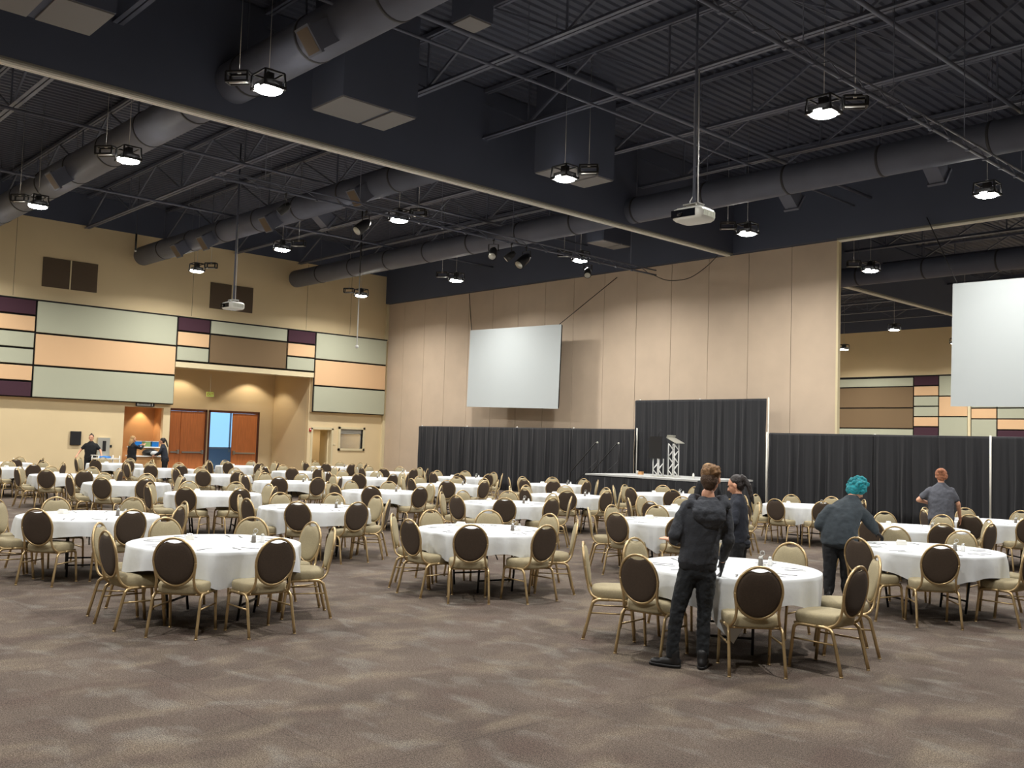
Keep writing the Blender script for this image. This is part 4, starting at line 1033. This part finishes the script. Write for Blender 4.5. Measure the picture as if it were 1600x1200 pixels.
hh = mb.build('hair', 'hair_brown', t); remesh(hh, .006, 1); wrinkle(hh, .010, .022)
mb = MB()
torso(mb, [((.035, 0, .90), .172, .115, 0), ((.045, 0, 1.0), .168, .12, 0), ((.06, -.01, 1.15), .168, .118, 0), ((.08, -.02, 1.30), .185, .115, .0), ((.09, -.015, 1.39), .175, .10, 0), ((.105, -.01, 1.445), .10, .08, 0)], 24)
chain(mb, [(-.06, -.0, 1.385), (-.115, -.03, 1.27), (-.165, -.06, 1.14), (-.17, .05, 1.09), (-.170, .15, 1.072)], [.062, .062, .058, .052, .044])
chain(mb, [(.24, 0, 1.385), (.275, .01, 1.25), (.295, .02, 1.11), (.27, .12, .99), (.252, .185, .93)], [.062, .062, .056, .049, .041])
hd = mb.build('hoodie', 'cloth_hoodie', t); remesh(hd, .011, 5); wrinkle(hd, .022, .085)
mb = MB()    # hood lying on the back
torso(mb, [((.115, -.08, 1.43), .125, .05, 0), ((.12, -.125, 1.36), .15, .06, 0), ((.13, -.135, 1.29), .135, .05, 0), ((.14, -.11, 1.22), .07, .03, 0)])
for s in (-1, 1): chain(mb, [(.115+.15*s, -.07, 1.41), (.115+.13*s, .0, 1.46), (.115+.09*s, .05, 1.455)], [.045, .042, .035])
hc = mb.build('hood', 'cloth_hoodie', hd); remesh(hc, .009, 4); wrinkle(hc, .02, .05)
mb = MB(); torso(mb, [((.035, 0, .845), .163, .110, 0), ((.035, 0, .90), .165, .112, 0)], 20); sh = mb.build('undershirt', 'cloth_black', t); remesh(sh, .011, 3); wrinkle(sh, .02, .07)
mb = MB(); torso(mb, [((.03, 0, .80), .152, .105, 0), ((.035, 0, .90), .15, .105, 0)])
chain(mb, [(-.045, 0, .80), (-.095, -.03, .62), (-.13, -.045, .48), (-.155, -.05, .30), (-.168, -.05, .12)], [.092, .078, .062, .058, .054])
chain(mb, [(.105, 0, .80), (.105, .01, .62), (.10, .02, .48), (.095, .01, .30), (.09, .0, .12)], [.092, .078, .062, .058, .054])
tr = mb.build('jeans', 'denim_black', t); remesh(tr, .010, 3); wrinkle(tr, .018, .045)
shoe(t, (-.17, -.05, 0), R_(72)); shoe(t, (.09, 0, 0), R_(-8))
MB().tube([(.0, .0, .0), (.0, .0, .001)], .001, 3)

# --- person with teal hair bending over a table
t = fig(-6.33, 11.70, 'person with curly teal hair and dark jacket bending over a table, seen from behind')
mb = MB(); P, M = head_shape(mb, (.25, .25, 1.405), R_(-48), R_(-40), 1.0)
chain(mb, [(.20, .19, 1.35), (.14, .12, 1.26)], [.055, .065]); torso(mb, [((0, 0, .85), .11, .07, -.2), ((.08, .08, 1.1), .12, .07, -.2), ((.12, .12, 1.18), .12, .06, -.2)])
chain(mb, [(-.09, .07, 1.12), (-.21, .03, .95), (-.12, .25, .88)], [.045, .038, .028]); chain(mb, [(.28, .12, 1.12), (.44, .21, .95), (.49, .32, .86)], [.045, .036, .026])
chain(mb, [(-.07, 0, .85), (-.09, 0, .47), (-.10, -.02, .09)], [.08, .055, .035]); chain(mb, [(.10, 0, .85), (.11, .03, .47), (.12, .05, .09)], [.08, .055, .035])
b = mb.build('body', 'skin', t); remesh(b, .010, 2); face_parts(t, P, M)
for wr, dr, sd in (((.492, .325, .855), (.55, .5, -.5), 1), ((-.115, .26, .875), (.5, .7, -.4), -1)):
    mb = MB(); hand(mb, wr, dr, (0, .2, -1), sd, 1.05, .6); g = mb.build('glove', 'glove', t); remesh(g, .006, 1)
mb = MB(); mb.ball(P(0, -.03, .03), .118, .122, .115, 18, M); mb.ball(P(0, -.07, -.05), .105, .08, .085, 14, M)
rr = random.Random(11)
for k in range(90):
    a = rr.uniform(0, 6.28); e = rr.uniform(-.5, 1.45); r = .128; q = P(r*math.cos(a)*math.cos(e), -.03+r*math.sin(a)*math.cos(e)*.95, .035+r*math.sin(e))
    if math.sin(a)*math.cos(e) > .45 and e < .6: continue
    mb.ball(q, rr.uniform(.018, .034), seg=8)
hh = mb.build('hair', 'hair_teal', t); remesh(hh, .008, 1); wrinkle(hh, .014, .03)
mb = MB()
torso(mb, [((.02, -.02, .72), .235, .16, -.25), ((.02, 0, .88), .235, .165, -.25), ((.05, .04, 1.03), .24, .165, -.2), ((.09, .08, 1.15), .235, .145, -.15), ((.13, .12, 1.24), .17, .115, -.1), ((.17, .15, 1.31), .09, .08, 0)], 24)
chain(mb, [(-.09, .06, 1.13), (-.17, .03, 1.03), (-.22, .0, .93), (-.20, .12, .91), (-.13, .23, .89)], [.088, .084, .076, .066, .05])
chain(mb, [(.27, .11, 1.14), (.37, .15, 1.04), (.44, .2, .94), (.475, .28, .88)], [.082, .078, .070, .052])
jk = mb.build('jacket', 'cloth_slate', t); remesh(jk, .013, 5); wrinkle(jk, .028, .10)
mb = MB(); torso(mb, [((.01, 0, .74), .19, .14, -.1), ((.01, 0, .88), .19, .14, -.1)])
chain(mb, [(-.08, 0, .74), (-.09, 0, .47), (-.10, -.02, .10)], [.118, .088, .070]); chain(mb, [(.105, 0, .74), (.115, .03, .47), (.12, .05, .10)], [.118, .088, .070])
tr = mb.build('trousers', 'cloth_black', t); remesh(tr, .012, 4); wrinkle(tr, .018, .07)
shoe(t, (-.10, -.02, 0), R_(10)); shoe(t, (.12, .05, 0), R_(-25))

# --- generic standing figure builder for the farther people
def stand(x, y, label, H=1.65, top='cloth_black', hair='hair_dark', hstyle='pony', face=180, hx=0, armL=None, armR=None, wide=1.0, sleeves='long', lean=0, apron=None, headpitch=-10, legs='cloth_black', vox=.012):
    t = fig(x, y, label); k = H/1.72; f = R_(face)
    def W(px, py, pz): # figure frame (x right hand of figure facing +y) -> photo frame
        return V(px*math.cos(f)-py*math.sin(f), px*math.sin(f)+py*math.cos(f), pz)*1.0
    S = lambda px, py, pz: W(px*k, py*k, pz*k)
    armL = armL or [(-.20, 0, 1.40), (-.25, -.02, 1.12), (-.24, .1, .88)]; armR = armR or [(.20, 0, 1.40), (.25, -.02, 1.12), (.24, .1, .88)]
    mb = MB(); hc = S(0, .03+lean*.9, 1.585); P, M = head_shape(mb, hc, f, R_(headpitch), k*1.06)
    chain(mb, [S(0, lean*.8, 1.49), S(0, lean*.7, 1.42)], [.052*k, .06*k])
    torso(mb, [(S(0, 0, .95), .10*k, .06*k, f), (S(0, lean*.4, 1.2), .10*k, .06*k, f), (S(0, lean*.7, 1.38), .11*k, .05*k, f)])
    for arm, sd in ((armL, -1), (armR, 1)):
        a = [S(*p) for p in arm]; a[0] = V(a[0].x*.8, a[0].y*.8, a[0].z-.02*k); chain(mb, a, [.035*k, .034*k if sleeves == 'long' else .04*k, .027*k]); d = (a[2]-a[1]).normalized(); hand(mb, a[2]+d*.01, d, (0, 0, -1) if abs(d.z) < .8 else W(-sd, 0, 0), sd, 1.0*k, .5)
    for s in (-1, 1): chain(mb, [S(.08*s, 0, .88), S(.10*s, .01, .5), S(.11*s, 0, .09)], [.05*k, .035*k, .03*k])
    b = mb.build('body', 'skin', t); remesh(b, .008 if vox < .014 else .01, 2); face_parts(t, P, M, k)
    mb = MB(); mb.ball(P(0, -.034, .045), .088*k, .096*k, .090*k, 16, M); mb.ball(P(0, -.05, -.01), .080*k, .065*k, .085*k, 14, M)
    if hstyle == 'pony': mb.ball(P(0, -.11, .07), .032*k, .04*k, .035*k, 10, M); chain(mb, [P(0, -.135, .05), P(0, -.15, -.06), P(0, -.13, -.2), P(0, -.12, -.28)], [.03*k, .036*k, .03*k, .016*k])
    if hstyle == 'bun':
        mb.ball(P(0, -.03, .04), .098*k, .108*k, .095*k, 14, M); mb.ball(P(-.01, -.115, .07), .052*k, .045*k, .045*k, 12, M); mb.ball(P(.06, -.06, -.01), .045*k, .05*k, .06*k, 10, M)
    if hstyle == 'long': chain(mb, [P(0, -.06, -.05), P(0, -.07, -.15), P(0, -.06, -.24)], [.085*k, .08*k, .05*k])
    if hstyle == 'top': mb.ball(P(0, -.03, .13), .035*k, .035*k, .035*k, 10, M)
    hh = mb.build('hair', hair, t); remesh(hh, .008, 1); wrinkle(hh, .010, .03)
    mb = MB(); w_ = wide
    torso(mb, [(S(0, 0, .84), .175*k*w_, .13*k*w_, f), (S(0, lean*.15, 1.0), .165*k*w_, .13*k*w_, f), (S(0, lean*.4, 1.18), .175*k*w_, .13*k*w_, f), (S(0, lean*.6, 1.32), .185*k*w_**.6, .12*k*w_**.5, f), (S(0, lean*.7, 1.42), .12*k, .09*k, f), (S(0, lean*.75, 1.46), .075*k, .07*k, f)])
    for arm in (armL, armR):
        a = [S(*p) for p in arm]; a[0] = a[0]*1.0
        a[0] = V(a[0].x*.78, a[0].y*.78, a[0].z-.035*k)
        if sleeves == 'long': chain(mb, [a[0], (a[0]+a[1])/2, a[1], (a[1]+a[2]*3)/4], [.058*k, .056*k, .052*k, .042*k])
        else: chain(mb, [a[0], (a[0]*.35+a[1]*.65)], [.058*k, .062*k])
    tp = mb.build('shirt' if sleeves == 'short' else 'jacket', top, t); remesh(tp, vox, 4); wrinkle(tp, .02, .08)
    mb = MB(); torso(mb, [(S(0, 0, .80), .165*k*w_, .125*k*w_, f), (S(0, 0, .92), .165*k*w_, .125*k*w_, f)])
    for s in (-1, 1): chain(mb, [S(.085*s, 0, .80), S(.10*s, .01, .5), S(.11*s, 0, .10)], [.105*k*w_, .078*k*w_, .062*k])
    tr = mb.build('trousers', legs, t); remesh(tr, vox, 4); wrinkle(tr, .015, .07)
    for s in (-1, 1): q = S(.11*s, 0, 0); shoe(t, (q.x, q.y, 0), f, k)
    return t
stand(-6.95, 16.3, 'person in grey T-shirt with reddish bun standing at far right, seen from behind', 1.68, 'cloth_grey', 'hair_red', 'bun', 4, sleeves='short', wide=1.22, lean=.05,
      armL=[(-.22, .04, 1.38), (-.36, .02, 1.16), (-.16, .22, 1.10)], armR=[(.21, .04, 1.38), (.27, .05, 1.12), (.31, .18, .88)])
stand(-6.68, 9.96, 'person with dark ponytail and navy jacket in profile behind the hooded person', 1.58, 'cloth_navy', 'hair_dark', 'pony', 78, lean=.02, headpitch=-24,
      armL=[(-.19, 0, 1.38), (-.24, .0, 1.12), (-.12, .28, 1.05)], armR=[(.19, 0, 1.38), (.24, .0, 1.12), (.12, .28, 1.05)])
stand(-9.68, 13.5, 'person with light hair in black, mostly hidden behind the hooded person', 1.64, 'cloth_black', 'hair_blond', 'bun', 30)
stand(-35.15, 12.15, 'person in black polo with a top knot, standing behind the white cart', 1.70, 'cloth_black', 'hair_dark', 'top', 172, sleeves='short', wide=1.18, vox=.02,
      armL=[(-.22, 0, 1.38), (-.33, .03, 1.14), (-.40, .22, .98)], armR=[(.22, 0, 1.38), (.33, .03, 1.14), (.40, .22, .98)])
stand(-35.5, 13.75, 'person with blond hair in black jacket raising both arms by the alcove', 1.68, 'cloth_black', 'hair_blond', 'long', -60, wide=1.12, vox=.02,
      armL=[(-.20, 0, 1.38), (-.22, .24, 1.25), (-.10, .42, 1.38)], armR=[(.20, 0, 1.38), (.22, .24, 1.25), (.10, .42, 1.38)])
stand(-35.95, 15.2, 'person with dark ponytail leaning over the serving counter', 1.62, 'cloth_navy', 'hair_dark', 'pony', 75, lean=.14, vox=.02, headpitch=-25,
      armL=[(-.19, .1, 1.36), (-.22, .2, 1.12), (-.14, .42, 1.0)], armR=[(.19, .1, 1.36), (.22, .2, 1.12), (.14, .42, 1.0)])
